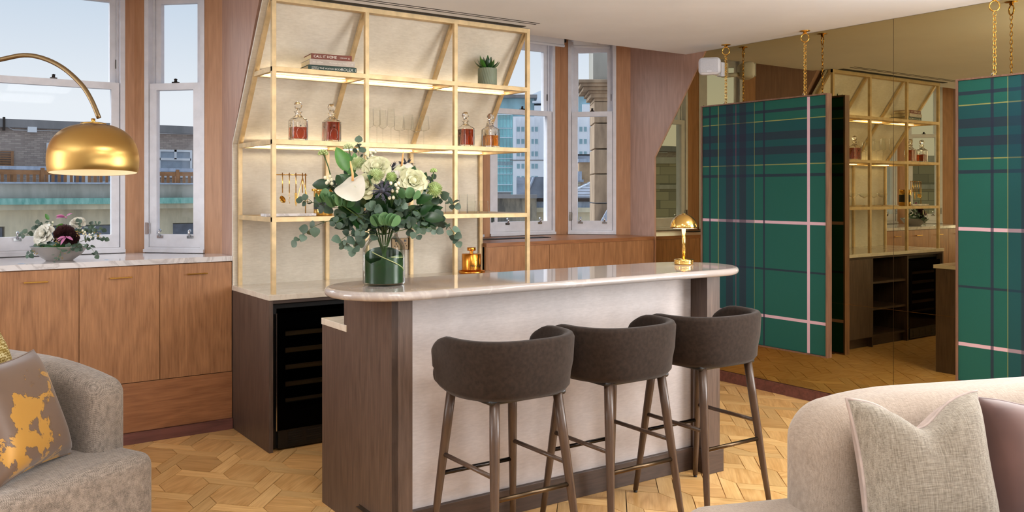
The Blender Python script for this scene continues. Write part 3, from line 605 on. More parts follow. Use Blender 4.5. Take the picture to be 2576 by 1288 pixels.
# marble bar top: stadium with a bullnose edge
r_, vc, u0, u1 = .285, .185, .085, 1.905
def ring(off, z):
    R = r_-off; pts = []
    for i in range(25): a = PI/2+PI*i/24; pts.append((u0+R*math.cos(a), vc+R*math.sin(a), z))
    for i in range(25): a = -PI/2+PI*i/24; pts.append((u1+R*math.cos(a), vc+R*math.sin(a), z))
    return pts
h = (ZS1-ZS0)/2; sl = MB(); rings = [ring(h-h*math.cos(a), ZS0+h+h*math.sin(a)) for a in [(-PI/2+PI*i/12) for i in range(13)]]
vs = [p for r0 in rings for p in r0]; n = 50
sl.add(vs, [(i*n+k, i*n+(k+1) % n, (i+1)*n+(k+1) % n, (i+1)*n+k) for i in range(12) for k in range(n)], True); sl.add(rings[-1], [tuple(range(n))]); sl.add(rings[0], [tuple(range(n))[::-1]]); sl.build('bar_top', 'bar_marble', BR)
MB().box(-.02, -.0015, .075, .32, .107, .112).build('foot_ledge', 'bronze_dark', BR); MB().box(-.004, -.0005, .075, .32, .10, .118).build('ledge_plate', 'bronze_dark', BR)
# ---------------------------------------------------------------- bar stools
def stool(loc, rz, label):
    t = thing('bar_stool', label, 'bar stool', loc, rz, 'bar stools')
    a, b_, fwd = .272, .255, .145
    path = []
    hs = [0, .012, .04, .09, .17, .3, .5, .75]
    for q in hs: path.append((-a*(1-.05*(1-q)), fwd*(1-q), q))        # left arm, from tip to back
    path.append((-a, 0, 1))
    for i in range(1, 32):
        an = PI*i/32; n_ = 2.5; c_, s_ = math.cos(an), math.sin(an)
        path.append((-a*math.copysign(abs(c_)**(2/n_), c_), -b_*abs(s_)**(2/n_), 1))
    path.append((a, 0, 1))
    for q in reversed(hs): path.append((a*(1-.05*(1-q)), fwd*(1-q), q))
    m_ = len(path); vs = []; fs = []
    for i, (x, y, h_) in enumerate(path):
        p = Vector((x, y)); tg = Vector(path[min(i+1, m_-1)][:2])-Vector(path[max(i-1, 0)][:2]); nr = Vector((tg.y, -tg.x)).normalized()
        zt = .858+.075*(h_*(2-h_))**.8; zb = .695+.018*(1-h_)**1.5; zm = (zb+zt)/2
        sec = [(-.050, zb+.012), (-.022, zb+.0), (-.004, zb+.022), (0, zb+.07), (.010, zm), (.016, zt-.02), (.008, zt-.004), (-.012, zt), (-.028, zt-.006), (-.034, zt-.022), (-.04, zm), (-.05, zb+.05)]
        f_ = 1 if h_ >= .17 else math.sqrt(max(.01, 1-(1-h_/.17)**2)); sec = [(-.02+(q+.02)*f_, zm+(z-zm)*(.84+.16*f_)) for q, z in sec]
        for q, z in sec: w_ = p+nr*q; vs.append((w_.x, w_.y, z))
    k_ = len(sec)
    for i in range(m_-1):
        for j in range(k_): fs.append((i*k_+j, i*k_+(j+1) % k_, (i+1)*k_+(j+1) % k_, (i+1)*k_+j))
    fs += [tuple(range(k_))[::-1], tuple((m_-1)*k_+j for j in range(k_))]
    MB().add(vs, [f[::-1] for f in fs], True).build('backrest', 'stool_velvet', t)
    def sd(q): q = q.copy(); f_ = 1-.10*max(0, -q.y/.22)**2; q.x *= f_; q.z += .012*(1-(q.x/.25)**2)*(1 if q.z > 0 else 0); return q
    MB().rbox(.222, .225, .045, .04, (0, .01, .742), k=4, mid=8, deform=sd).build('seat', 'stool_velvet', t)
    MB().rbox(.19, .19, .012, .011, (0, 0, .69), k=2, mid=4).build('seat_frame', 'leather_black', t)
    tops = {}
    for sx in (-1, 1):
        for sy in (-1, 1):
            T_ = Vector((sx*.155, sy*.158 if sy > 0 else -.168, .70)); B_ = Vector((sx*.212, sy*.235 if sy > 0 else -.255, 0)); tops[sx, sy] = (T_, B_)
            lg = MB().tube([T_+Vector((0, 0, .005)), T_*.75+B_*.25, T_*.5+B_*.5, T_*.2+B_*.8, B_+Vector((0, 0, .012))], [.0205, .0205, .0185, .0150, .0128], 14).build('leg', 'stool_leg', t)
            MB().lathe([(.010, 0), (.0105, .012), (0, .012)], 10, tuple(B_)).build('glide', 'leather_black', lg)
    def on(k, z): T_, B_ = tops[k]; f_ = (z-B_.z)/(T_.z-B_.z); return B_+(T_-B_)*f_
    for (k1, k2, z, mt_) in (((-1, -1), (1, -1), .315, 'bronze_dark'), ((-1, 1), (1, 1), .315, 'steel_dark'), ((-1, -1), (-1, 1), .40, 'stool_leg'), ((1, -1), (1, 1), .40, 'stool_leg')):
        MB().tube([on(k1, z), on(k2, z)], .0098, 10).build('footrest' if mt_ != 'stool_leg' else 'stretcher', mt_, t)
    return t
stool((2.098, 3.040, 0), -.01, 'brown velvet bar stool at the vase end of the bar'); stool((2.690, 3.035, 0), -.01, 'brown velvet bar stool standing between the other two'); stool((3.275, 3.030, 0), -.02, 'brown velvet bar stool at the table-lamp end of the bar')
# ---------------------------------------------------------------- sofas and cushions
def cushion(name, label, loc, rot, w, hgt, T, front, back=None, gus=None, chop=0, cat='cushion', n=22, ears=.09):
    t = thing(name, label, cat, loc); t.rotation_euler = rot
    def sh(u, v):
        x = u*(1-ears*(1-v*v)*abs(u)**3)*w/2; z = v*(1-ears*(1-u*u)*abs(v)**3)*hgt/2
        if chop: z -= chop*hgt*math.exp(-(u/.42)**2)*max(0, (v+.2)/1.2)**2
        return x, z
    for sg, nm, mt_ in ((-1, 'front_cover', front), (1, 'back_cover', back or front)):
        vs = []; fs = []
        for i in range(n+1):
            for j in range(n+1):
                u, v = -1+2*i/n, -1+2*j/n; x, z = sh(u, v); th = T*((1-u**4)*(1-v**4))**.55+.004
                if chop: th *= 1-.45*math.exp(-(u/.16)**2)*max(0, v)**1.2
                vs.append((x, sg*th, z+hgt/2))
        for i in range(n):
            for j in range(n): q = (i*(n+1)+j, (i+1)*(n+1)+j, (i+1)*(n+1)+j+1, i*(n+1)+j+1); fs.append(q if sg < 0 else q[::-1])
        MB().add(vs, fs, True).build(nm, mt_, t)
    b2 = [sh(-1+2*i/n, -1) for i in range(n)]+[sh(1, -1+2*i/n) for i in range(n)]+[sh(1-2*i/n, 1) for i in range(n)]+[sh(-1, 1-2*i/n) for i in range(n)]
    MB().tube([(x, 0, z+hgt/2) for x, z in b2], .0045 if not gus else .006, 6, True).build('piping', gus or front, t); return t
# right sofa (beige linen): runs away to the right, faces the camera
RS = thing('sofa', 'beige linen sofa with a rounded back below the tartan panels', 'sofa', (2.545, 1.985, 0), math.radians(-20.5))
def rsd(q):
    q = q.copy(); u = (q.x+1.1)/2.2
    q.z -= .06*max(0, 1-u*5.5)**2*max(0, min(1, (q.z+.2)/.42))**1.3
    return q
MB().rbox(1.1, .155, .285, .12, (1.085, -.15, .553), k=7, mid=26, deform=rsd).build('backrest', 'linen_beige', RS)
MB().rbox(1.37, .44, .17, .09, (.98, -.41, .285), k=6, mid=24).build('seat', 'linen_beige', RS); MB().rbox(1.22, .34, .055, .02, (.97, -.45, .075), k=3, mid=8).build('base', 'dark_oak', RS)
for x, y in ((-.1, -.2), (2.0, -.2), (-.1, -.7), (2.0, -.7)): MB().lathe([(0, 0), (.02, 0), (.022, .03), (0, .03)], 12, (x, y, 0)).build('foot', 'leather_black', RS)
def rloc(u, v, z):
    a_ = math.radians(-20.5); return (2.545+u*math.cos(a_)-v*math.sin(a_), 1.985+u*math.sin(a_)+v*math.cos(a_), z)
cushion('throw_cushion', 'large beige woven cushion with a pinched top on the linen sofa', rloc(.245, -.480, .457), (math.radians(-14), 0, math.radians(-22)), .475, .43, .085, 'linen_cushion', 'cushion_gusset', 'cushion_gusset', .2)
cushion('throw_cushion', 'dusty mauve velvet cushion behind the beige woven one', rloc(.705, -.470, .457), (math.radians(-14), 0, math.radians(-17)), .47, .41, .08, 'mauve_velvet', None, None, .06)
# left sofa (grey tweed): its back runs away towards the windows, it faces left
LA = math.radians(116)
LS = thing('tweed_sofa', 'grey tweed sofa with a rounded back in front of the veneer cabinets', 'sofa', (.90, 3.87, 0), LA)
def lsd(q):
    q = q.copy(); u = max(0, (-q.x-.25)/.6)
    q.z -= .08*min(1.4, u)**2*max(0, min(1, (q.z+.2)/.42))**1.3
    return q
MB().rbox(.80, .085, .27, .065, (.965, .082, .515), k=7, mid=20, deform=lsd).build('backrest', 'tweed', LS)
MB().rbox(.96, .50, .185, .055, (.95, .50, .25), k=6, mid=20).build('seat', 'tweed', LS); MB().box(.08, 1.82, .08, .92, .03, .068).build('base', 'dark_oak', LS)
for x, y in ((.15, .15), (1.7, .15), (.15, .85), (1.7, .85)): MB().lathe([(0, 0), (.02, 0), (.022, .03), (0, .03)], 12, (x, y, 0)).build('foot', 'leather_black', LS)
m, nt, b = newmat('gilded_fabric'); v = tc(nt); f = noise(nt, v, 5.5, 7, .62, .4)
cc = ramp(nt, f, [(0, (176, 126, 40)), (.455, (184, 136, 52)), (.465, (84, 62, 44)), (.475, (104, 82, 66)), (1, (92, 72, 58))]).outputs[0]
nt.links.new(cc, b.inputs['Base Color']); b.inputs['Roughness'].default_value = .45; b.inputs['Sheen Weight'].default_value = .3
nt.links.new(ramp(nt, f, [(.455, (120, 120, 120)), (.47, (0, 0, 0))]).outputs[0], b.inputs['Metallic'])
m, nt, b = newmat('scale_fabric'); v = tc(nt, (1, 1, 1)); vo = nt.nodes.new('ShaderNodeTexVoronoi'); vo.inputs['Scale'].default_value = 95; vo.inputs['Randomness'].default_value = .25; nt.links.new(v, vo.inputs['Vector'])
nt.links.new(ramp(nt, vo.outputs['Distance'], [(.25, (120, 96, 20)), (.5, (150, 124, 40)), (.62, (226, 216, 170))]).outputs[0], b.inputs['Base Color']); b.inputs['Roughness'].default_value = .6; bump(nt, b, vo.outputs['Distance'], .3, .002)
cushion('throw_cushion', 'brown and gold foil-patterned cushion leaning on the tweed sofa', (.452, 3.845, .437), (math.radians(-22), 0, math.radians(49)), .47, .455, .08, 'gilded_fabric')
cushion('throw_cushion', 'mustard scale-patterned cushion behind the gold foil cushion', (.352, 4.085, .437), (math.radians(-15), 0, math.radians(56)), .45, .50, .07, 'scale_fabric')
# ---------------------------------------------------------------- arc floor lamp
DL = 3.7
metal('arm_bronze', (128, 108, 78), .36)
al = thing('arc_floor_lamp', 'brass arc floor lamp with a dome shade hanging over the tweed sofa', 'floor lamp', tuple(at(-420, 500, d=DL).to_2d())+(0,))
bl = al.location.copy(); L = lambda p: Vector(p)-bl
pix = [(-420, 480), (-400, 420), (-350, 345), (-270, 265), (-180, 205), (-90, 168), (0, 150), (60, 139), (110, 147), (160, 172), (205, 213), (230, 252), (249, 297)]
pts = [at(x, y, d=DL) for x, y in pix]; 
fine = []
for i in range(len(pts)-1):
    p0, p1, p2, p3 = pts[max(i-1, 0)], pts[i], pts[i+1], pts[min(i+2, len(pts)-1)]
    for k in range(5):
        t = k/5; fine.append(.5*((2*p1)+(p2-p0)*t+(2*p0-5*p1+4*p2-p3)*t*t+(3*p1-p0-3*p2+p3)*t**3))
fine.append(pts[-1])
MB().tube([L((bl.x, bl.y, .06))]+[L(p) for p in fine], .0098, 12).build('arm', 'arm_bronze', al)
MB().rbox(.15, .15, .03, .02, (0, 0, .03), k=3, mid=4).build('base', 'white_marble', al)
sc_ = at(235, 404, d=DL); R_ = .178; c_ = L(sc_)
prof = []; 
shd = MB(); nseg = 96
zr = -.035; top = .172
def dome(t): # t 0 rim .. 1 top
    a = -.30+t*(PI/2+.30-.13); c2, s2_ = math.cos(a), math.sin(a); return R_*abs(c2)**.78, .155*math.copysign(abs(s2_)**.9, s2_)
N_ = 30; ring_ = [dome(i/N_) for i in range(N_+1)]
vs = []; fs = []
for r, z in ring_:
    for k in range(nseg): a = 2*PI*k/nseg; vs.append((r*math.cos(a), r*math.sin(a), z))
holes = set()
for row, off in ((25, 0), (27, 4)):
    for k in range(nseg):
        if (k+off) % 8 in (0, 1, 2): holes.add((row, k)); 
        if (k+off) % 8 in (0, 1, 2): holes.add((row+1, k)) if False else None
for i in range(N_):
    for k in range(nseg):
        if (i, k) in holes: continue
        fs.append((i*nseg+k, i*nseg+(k+1) % nseg, (i+1)*nseg+(k+1) % nseg, (i+1)*nseg+k))
ti = (math.radians(3), 0, 0)
lean = Vector((CS*.0, 0, 0))
shade = MB().add(vs, fs, True).build('shade', 'brass_brushed', al, tuple(c_)); shade.rotation_euler = (Vector((0, 0, 1))+Vector((SN, CS, 0))*.055-Vector((CS, -SN, 0))*.028).to_track_quat('Z', 'Y').to_euler()
MB().add([(x*.985, y*.985, z*.985) for x, y, z in vs], [f[::-1] for f in fs], True).build('shade_lining', 'shade_white', shade)
MB().sphere((0, 0, .04), .035, 14, 10).build('bulb', 'bulb_glow', shade); MB().lathe([(0, .160), (.05, .158), (.052, .152), (.03, .148), (0, .148)], 24).build('shade_cap', 'brass_brushed', shade)
MB().tube([(0, 0, .155), (0, 0, .178)], .008, 10).build('ball_joint', 'brass', shade); MB().tube([(0, 0, .06), (0, 0, .15)], .012, 10).build('lamp_holder', 'brass', shade)
# ---------------------------------------------------------------- table lamp on the bar
tl = thing('table_lamp', 'small polished brass mushroom table lamp on the marble bar top', 'table lamp', (3.66, 3.505, ZS1))
MB().lathe([(0, 0), (.050, 0), (.054, .006), (.054, .012), (.0525, .0145), (.054, .017), (.054, .027), (.050, .031), (.012, .034), (0, .034)], 40).build('base', 'brass_polished', tl)
MB().tube([(0, 0, .03), (0, 0, .225)], .011, 20).build('stem', 'brass_polished', tl)
dp = [(.076*math.cos(a), .208+.078*math.sin(a)) for a in [PI/2*i/16 for i in range(17)]]
s2 = MB().lathe([(.074, .207)]+dp, 48).build('shade', 'brass_polished', tl); MB().lathe([(r*.975, z-.0015) for r, z in dp], 48).build('shade_lining', 'shade_white', s2); MB().lathe([(0, .203), (.06, .205), (.068, .209)], 40).build('diffuser', 'bulb_glow', s2); MB().lathe([(0, .289), (.012, .288), (.013, .285)], 20).build('touch_button', 'brass', s2)
# ---------------------------------------------------------------- things on the shelves
GZ = {1: S1, 2: S2, 3: S3}
plain('book_red', (120, 62, 46), .6); plain('book_grey', (186, 174, 162), .6); plain('book_green', (18, 56, 44), .5); plain('book_pages', (222, 206, 168), .8, 0, .08, 200); plain('print_white', (236, 230, 218), .6)
def book(label, cov, loc, rz, w, d, h, texts):
    t = thing('book', label, 'book', loc, rz, 'books on the top shelf')
    for nm, bx in (('cover', (-w/2, w/2, 0, d, 0, .004)), ('cover', (-w/2, w/2, 0, d, h-.004, h)), ('spine', (-w/2, w/2, -.003, .002, 0, h))): MB().box(*bx, .0008).build(nm, cov, t)
    MB().box(-w/2+.004, w/2-.004, .002, d-.006, .004, h-.004).build('pages', 'book_pages', t)
    for tx, x, s_, al_ in texts: text_mesh(tx, s_, 'print_white', 'title', t, (x, -.0032, h/2), (PI/2, 0, 0), None, al_)
    return t
z = S1
book('green hardback with white lettering at the bottom of the book stack', 'book_green', (2.208, 5.045, z), -.10, .305, .20, .036, [('GISBERT L.\nBRUNNER', -.132, .0105, 'LEFT'), ('THE WATCH BOOK', -.082, .0155, 'LEFT'), ('ROLEX', .052, .0255, 'LEFT'), ('I', .142, .024, 'LEFT')]); z += .036
book('pale grey book with white lettering in the middle of the stack', 'book_grey', (2.203, 5.036, z), -.11, .285, .20, .036, [('Time and Place', -.125, .0105, 'LEFT'), ("The Design Makers' Book", -.02, .0105, 'LEFT'), ('o', .12, .018, 'LEFT')]); z += .036
book('red-brown book lettered in white on top of the stack', 'book_red', (2.200, 5.040, z), -.12, .255, .17, .034, [('CALL IT HOME', -.113, .0218, 'LEFT'), ('AMBER LEWIS', .050, .0075, 'LEFT'), ('a', .104, .02, 'LEFT')])
# potted plant
pp = thing('potted_plant', 'green succulent in a ribbed sage pot on the top shelf', 'plant', (3.395, 5.115, S1))
pv = []; pf = []; nn, mm = 96, 14
for j in range(mm+1):
    for k in range(nn):
        a = 2*PI*k/nn; r = .0655+.0016*math.sin(24*a+j*.9); pv.append((r*math.cos(a), r*math.sin(a), .125*j/mm))
for j in range(mm):
    for k in range(nn): pf.append((j*nn+k, j*nn+(k+1) % nn, (j+1)*nn+(k+1) % nn, (j+1)*nn+k))
pf.append(tuple(range(nn))[::-1]); MB().add(pv, pf, True).lathe([(.0655, .125), (.060, .125), (.060, .1), (0, .1)], 48).build('pot', 'pot_green', pp); MB().lathe([(.0598, .112), (0, .115)], 24).build('soil', 'soil', pp)
def leafblade(Ln, Wd, curl, fold=.25, n=8, tip=1.0):
    vs = []; fs = []
    for i in range(n+1):
        t = i/n; w = Wd*math.sin(PI*min(1, t*.92+.08)**.85)**.9 if i < n else 0.0004; a = curl*t; y = Ln*(math.sin(a)/curl if abs(curl) > 1e-3 else t); z = Ln*((1-math.cos(a))/curl if abs(curl) > 1e-3 else 0)
        vs += [(-w, y, z+w*fold), (0, y, z), (w, y, z+w*fold)]
    for i in range(n): o_ = i*3; fs += [(o_, o_+1, o_+4, o_+3), (o_+1, o_+2, o_+5, o_+4)]
    return MB().add(vs, fs, True)
rl = random.Random(3); bl1 = leafblade(.115, .0165, .8, .35).mesh('leaf', 'leaf_bright'); bl2 = leafblade(.10, .017, .35, .35).mesh('leaf', 'leaf_deep')
for i in range(22):
    a = 2*PI*i/22*2.6; el = (.35+.5*(i/22)) if i < 14 else 1.2; r0 = .012+.02*(1-i/22)
    o = place(rl.choice((bl1, bl2)), 'leaf', pp, (r0*math.cos(a), r0*math.sin(a), .115), (0, 0, 0)); o.rotation_euler = (el, 0, a-PI/2); s_ = rl.uniform(.75, 1.0); o.scale = (s_,)*3
# crystal decanters
def decanter(label, loc, rz, lev, liq):
    t = thing('crystal_decanter', label, 'decanter', loc, rz, 'crystal decanters of spirits')
    w, h = .047, .135
    def sq(s_, z, r=.010): 
        q = []
        for cx_, cy_, a0 in ((s_-r, s_-r, 0), (-s_+r, s_-r, PI/2), (-s_+r, -s_+r, PI), (s_-r, -s_+r, 3*PI/2)):
            for i in range(4): a = a0+PI/2*i/3; q.append((cx_+r*math.cos(a), cy_+r*math.sin(a), z))
        return q
    def loft(rings, cap0=True, cap1=True, sm=False):
        n = len(rings[0]); b2 = MB(); b2.add([p for r in rings for p in r], [(i*n+k, i*n+(k+1) % n, (i+1)*n+(k+1) % n, (i+1)*n+k) for i in range(len(rings)-1) for k in range(n)], sm)
        if cap0: b2.add(rings[0], [tuple(range(n))[::-1]])
        if cap1: b2.add(rings[-1], [tuple(range(n))])
        return b2
    def circ(r, z): 
        q = []
        for a0 in range(4):
            for i in range(4): a = PI/2*a0+PI/2*(i+.5)/4; q.append((r*math.cos(a), r*math.sin(a), z))
        return q
    bd = loft([sq(w-.002, 0), sq(w, .004), sq(w, h-.012), sq(w-.006, h-.002, .014), circ(.032, h+.008), circ(.020, h+.018), circ(.016, h+.028), circ(.020, h+.036), circ(.026, h+.040), circ(.026, h+.043), circ(.014, h+.044), circ(.012, h+.03), circ(.016, h+.018), circ(.028, h+.004), sq(w-.009, h-.008, .012), sq(w-.006, h-.014), sq(w-.006, .012)], True, True)
    body = bd.build('glass_body', 'crystal', t)
    loft([sq(w-.0065, .0125), sq(w-.0065, lev)]).build('liquor', liq, t)
    cut = MB()
    for k in range(4):
        ca, sa = math.cos(PI/2*k), math.sin(PI/2*k)
        def T(x, y, z): return (x*ca-y*sa, x*sa+y*ca, z)
        for i in range(5):
            a = (i-2)*.38; cut.tube([T(0, -w-.0004, .085), T(.032*math.sin(a), -w-.0004, .085+.034*math.cos(a))], [.0012, .0004], 4)
        cut.tube([T(.024*math.sin(q), -w-.0004, .045+.036*math.cos(q)) for q in [2*PI*i/14 for i in range(14)]], .0011, 4, True)
        for i in range(11): cut.sphere(T(-w+.007, -w-.0002, .012+i*.0095), .0022, 6, 4); cut.sphere(T(w-.007, -w-.0002, .012+i*.0095), .0022, 6, 4)
    cut.build('cut_pattern', 'crystal', body)
    st = MB().lathe([(0, .025), (.011, .025), (.011, .046), (.014, .05), (.012, .056), (0, .056)], 12, (0, 0, h), False)
    st.sphere((0, 0, h+.078), .0255, 10, 7, smooth=False).build('stopper', 'crystal', t)
for lb, px_, lev, liq, rz in (('crystal decanter part filled with red spirit beside the left uprights', 750, .082, 'whisky_red', -.05), ('crystal decanter filled to the shoulder with red-brown spirit left of the glasses', 834, .122, 'whisky_red', -.06), ('crystal decanter full of dark red spirit against the third upright', 1171, .118, 'whisky_red', .1), ('crystal decanter part filled with amber spirit in front of the window', 1234, .083, 'whisky_amber', .15)):
    p = at(px_, 360, Y=5.085); decanter(lb, (p.x, p.y, S2), rz, lev, liq)
# stemware
def stem_glass(prof_bowl, foot, stem_h, nm, label, grp, loc):
    t = thing(nm, label, 'glass', loc, 0, grp)
    MB().lathe([(0, 0), (foot, 0), (foot, .0015), (.006, .004), (.0026, .012), (.0024, stem_h-.012), (.006, stem_h), (.0, stem_h)], 20).build('stem', 'thin_glass', t)
    q = [(r, z+stem_h) for r, z in prof_bowl]; MB().lathe(q, 28).build('bowl', 'thin_glass', t)
flute = [(0, 0), (.012, .004), (.022, .012), (.0255, .018), (.0215, .125)]; wine = [(0, 0), (.016, .004), (.034, .012), (.038, .018), (.031, .105)]
for px_, yy, lb in ((930, 5.2, 'tall flute glass half hidden by the second upright'), (948, 5.10, 'tall flute glass in the front row beside the second upright'), (963, 5.24, 'tall flute glass standing back between two nearer flutes'), (983.5, 5.12, 'tall flute glass in the front row next to the wine glasses')):
    p = at(px_, 360, Y=yy); stem_glass(flute, .03, .108, 'flute_glass', lb, 'flute glasses', (p.x, p.y, S2))
for px_, yy, lb in ((1005, 5.24, 'wide wine glass in the back row next to the flutes'), (1027, 5.12, 'wide wine glass in the front row next to the flutes'), (1047, 5.26, 'wide wine glass in the back row near the third upright'), (1066, 5.13, 'wide wine glass in the front row, last before the third upright')):
    p = at(px_, 360, Y=yy); stem_glass(wine, .034, .095, 'wine_glass', lb, 'wine glasses', (p.x, p.y, S2))
coupe = [(0, 0), (.012, .003), (.035, .016), (.05, .034), (.052, .044)]
for x, y in ((2.62, 5.15), (2.72, 5.3), (2.80, 5.13), (2.93, 5.28), (2.98, 5.12)): stem_glass(coupe, .034, .085, 'coupe_glass', 'shallow coupe glass on the lowest shelf behind the bouquet', 'coupe glasses', (x, y, S3))
def tumbler(px_, yy, r0, r1, h_, label, nm):
    p = at(px_, 530, Y=yy); t = thing(nm, label, 'glass', (p.x, p.y, S3), 0, 'tumblers on the lowest shelf')
    MB().lathe([(0, .001), (r0, .001), (r1, h_)], 32).build('glass_body', 'thin_glass', t)
tumbler(1187, 5.09, .036, .030, .085, 'short tapered tumbler in front of the highball glasses', 'tumbler'); tumbler(1217, 5.10, .036, .030, .085, 'short tapered tumbler standing alone before the window', 'tumbler'); tumbler(1166, 5.22, .032, .029, .13, 'tall highball tumbler next to the third upright on its window side', 'highball_glass'); tumbler(1185, 5.25, .032, .029, .13, 'tall highball tumbler behind a short tapered tumbler', 'highball_glass'); tumbler(1131, 5.25, .033, .030, .125, 'highball tumbler beside the third upright', 'highball_glass')
# bar tools on their stand
rk = thing('tool_stand', 'brass bar tool rail on a white marble base on the lowest shelf', 'stand', (1.965, 5.16, S3))
MB().box(-.15, .165, -.05, .05, 0, .017, .002).build('base', 'white_marble', rk); MB().tube([(.115, .0, .017), (.115, .0, .262)], .0035, 8).build('rod', 'brass', rk); MB().tube([(-.085, 0, .252), (.125, 0, .252)], .003, 8).build('rail', 'brass', rk); MB().tube([(-.078, 0, .017), (-.078, 0, .252)], .0035, 8).build('rod', 'brass', rk)
def tool(nm, label, x, build):
    t = thing(nm, label, 'bar tool', (1.965+x, 5.152, S3+.252), 0, 'bar tools on the rail'); h_ = MB().tube([(0, 0, .012), (0, 0, -.11)], .0032, 8).build('handle', 'brass_polished', t); build(t)
tool('strainer', 'brass strainer with round head hanging on the tool rail', -.035, lambda t: MB().lathe([(0, -.004), (.022, -.003), (.024, .003), (.02, .004), (0, .002)], 20, (0, 0, 0)).build('head', 'brass_polished', t, (0, 0, -.15), (PI/2-.4, 0, .5)))
tool('bar_spoon', 'twisted brass bar spoon hanging on the tool rail', .008, lambda t: MB().tube([(.003*math.cos(i), .003*math.sin(i), -.11-.005*i) for i in range(14)], .0016, 6).build('twist', 'brass_polished', t))
tool('bar_knife', 'small brass bar knife hanging on the tool rail', .05, lambda t: MB().prism([(-.008, -.11), (.008, -.11), (.009, -.165), (.0, -.195), (-.006, -.17)], -.001, .001, 'y').build('blade', 'brass_polished', t))
tool('ice_tongs', 'brass ice tongs hanging open on the tool rail', .092, lambda t: [MB().tube([(0, 0, -.012), (s_*.016, 0, -.08), (s_*.034, 0, -.145), (s_*.03, 0, -.175)], .0022, 6).build('arm', 'brass_polished', t) for s_ in (-1, 1)])
ib = thing('ice_bucket', 'brass and black banded ice bucket beside the tool stand', 'ice bucket', (2.195, 5.16, S3))
MB().lathe([(0, 0), (.056, 0), (.058, .004), (.058, .04)], 36).build('lower_band', 'brass_polished', ib); MB().lathe([(.0575, .04), (.0575, .115)], 36).build('black_band', 'leather_black', ib); MB().lathe([(.058, .115), (.058, .15), (.060, .153), (.060, .168), (.054, .168), (.05, .02), (0, .02)], 36).build('rim', 'brass_polished', ib)
for s_ in (-1, 1): MB().box(s_*.060-.012, s_*.060+.012, -.009, .009, .152, .168, .002).build('handle', 'brass', ib)
# gold bottle on a tray
tr = at(1187, 688, Z=CT)
ty = thing('bottle_tray', 'round gold tray under the gold bottle on the counter', 'tray', (tr.x, tr.y, CT)); MB().lathe([(0, 0), (.088, 0), (.096, .008), (.097, .022), (.094, .022), (.092, .009), (.086, .006), (0, .006)], 48).build('dish', 'gold_bottle', ty)
bo = thing('gold_bottle', 'brushed gold drum-shaped bottle with a disc stopper on a tray', 'bottle', (tr.x-.004, tr.y, CT+.0065)); MB().lathe([(0, 0), (.070, 0), (.0705, .001), (.0705, .137), (.069, .139), (0, .139)], 56).build('body', 'gold_bottle', bo)
MB().lathe([(.013, .139), (.013, .165)], 20).build('neck', 'gold_bottle', bo); MB().lathe([(0, .162), (.031, .162), (.032, .163), (.032, .184), (.031, .185), (0, .185)], 36).build('stopper', 'gold_bottle', bo)
plain('print_dark', (52, 34, 16), .6)
fr_ = -.66
text_mesh('MACALLAN', .0215, 'print_dark', 'lettering', bo, (0, 0, .052), (0, 0, fr_), .0708, 'LEFT', .95); text_mesh('D O U B L E   C A S K', .006, 'print_dark', 'lettering', bo, (0, 0, .035), (0, 0, fr_+.2), .0708, 'LEFT'); text_mesh('MATURED', .006, 'print_dark', 'lettering', bo, (0, 0, .027), (0, 0, fr_+.35), .0708, 'LEFT')
em = MB()
for dx, dz in ((-.006, 0), (.006, 0), (-.01, -.008), (.01, -.008), (0, -.004)): em.sphere((dx, 0, dz), .0025, 6, 4, (1, .15, 1))
em.build('emblem', 'print_dark', bo, (.0708*math.sin(-.05), -.0708*math.cos(-.05), .097), (0, 0, -.05))
# ---------------------------------------------------------------- flowers
rg = random.Random(11)
def ovate(Ln, Wd, n=7, bend=.3, cup=.15, mat='eucalyptus', nm='leaf', stalk=.12):
    vs = []; fs = []
    for i in range(n+1):
        t = i/n; w = Wd*math.sin(PI*t**.8)**.7 if 0 < i < n else .0006; y = Ln*(stalk+(1-stalk)*t); z = -bend*Ln*t*t
        vs += [(-w, y, z+w*cup), (0, y, z), (w, y, z+w*cup)]
    for i in range(n): o_ = i*3; fs += [(o_, o_+1, o_+4, o_+3), (o_+1, o_+2, o_+5, o_+4)]
    return MB().add(vs, fs, True).mesh(nm, mat)
EU = [ovate(.050, .024, bend=.1), ovate(.042, .021, bend=-.1), ovate(.056, .026, bend=.25)]
EUL = [ovate(.055, .010, bend=.2), ovate(.048, .009, bend=-.1)]
DEEP = [ovate(.12, .032, 9, .25, .3, 'leaf_deep'), ovate(.16, .036, 9, .1, .35, 'leaf_bright')]
def orient(o, d, up):
    d = d.normalized(); x = d.cross(up); x = x.normalized() if x.length > 1e-4 else d.orthogonal().normalized(); z_ = x.cross(d)
    m_ = Matrix((x, d, z_)).transposed(); o.rotation_euler = m_.to_euler()
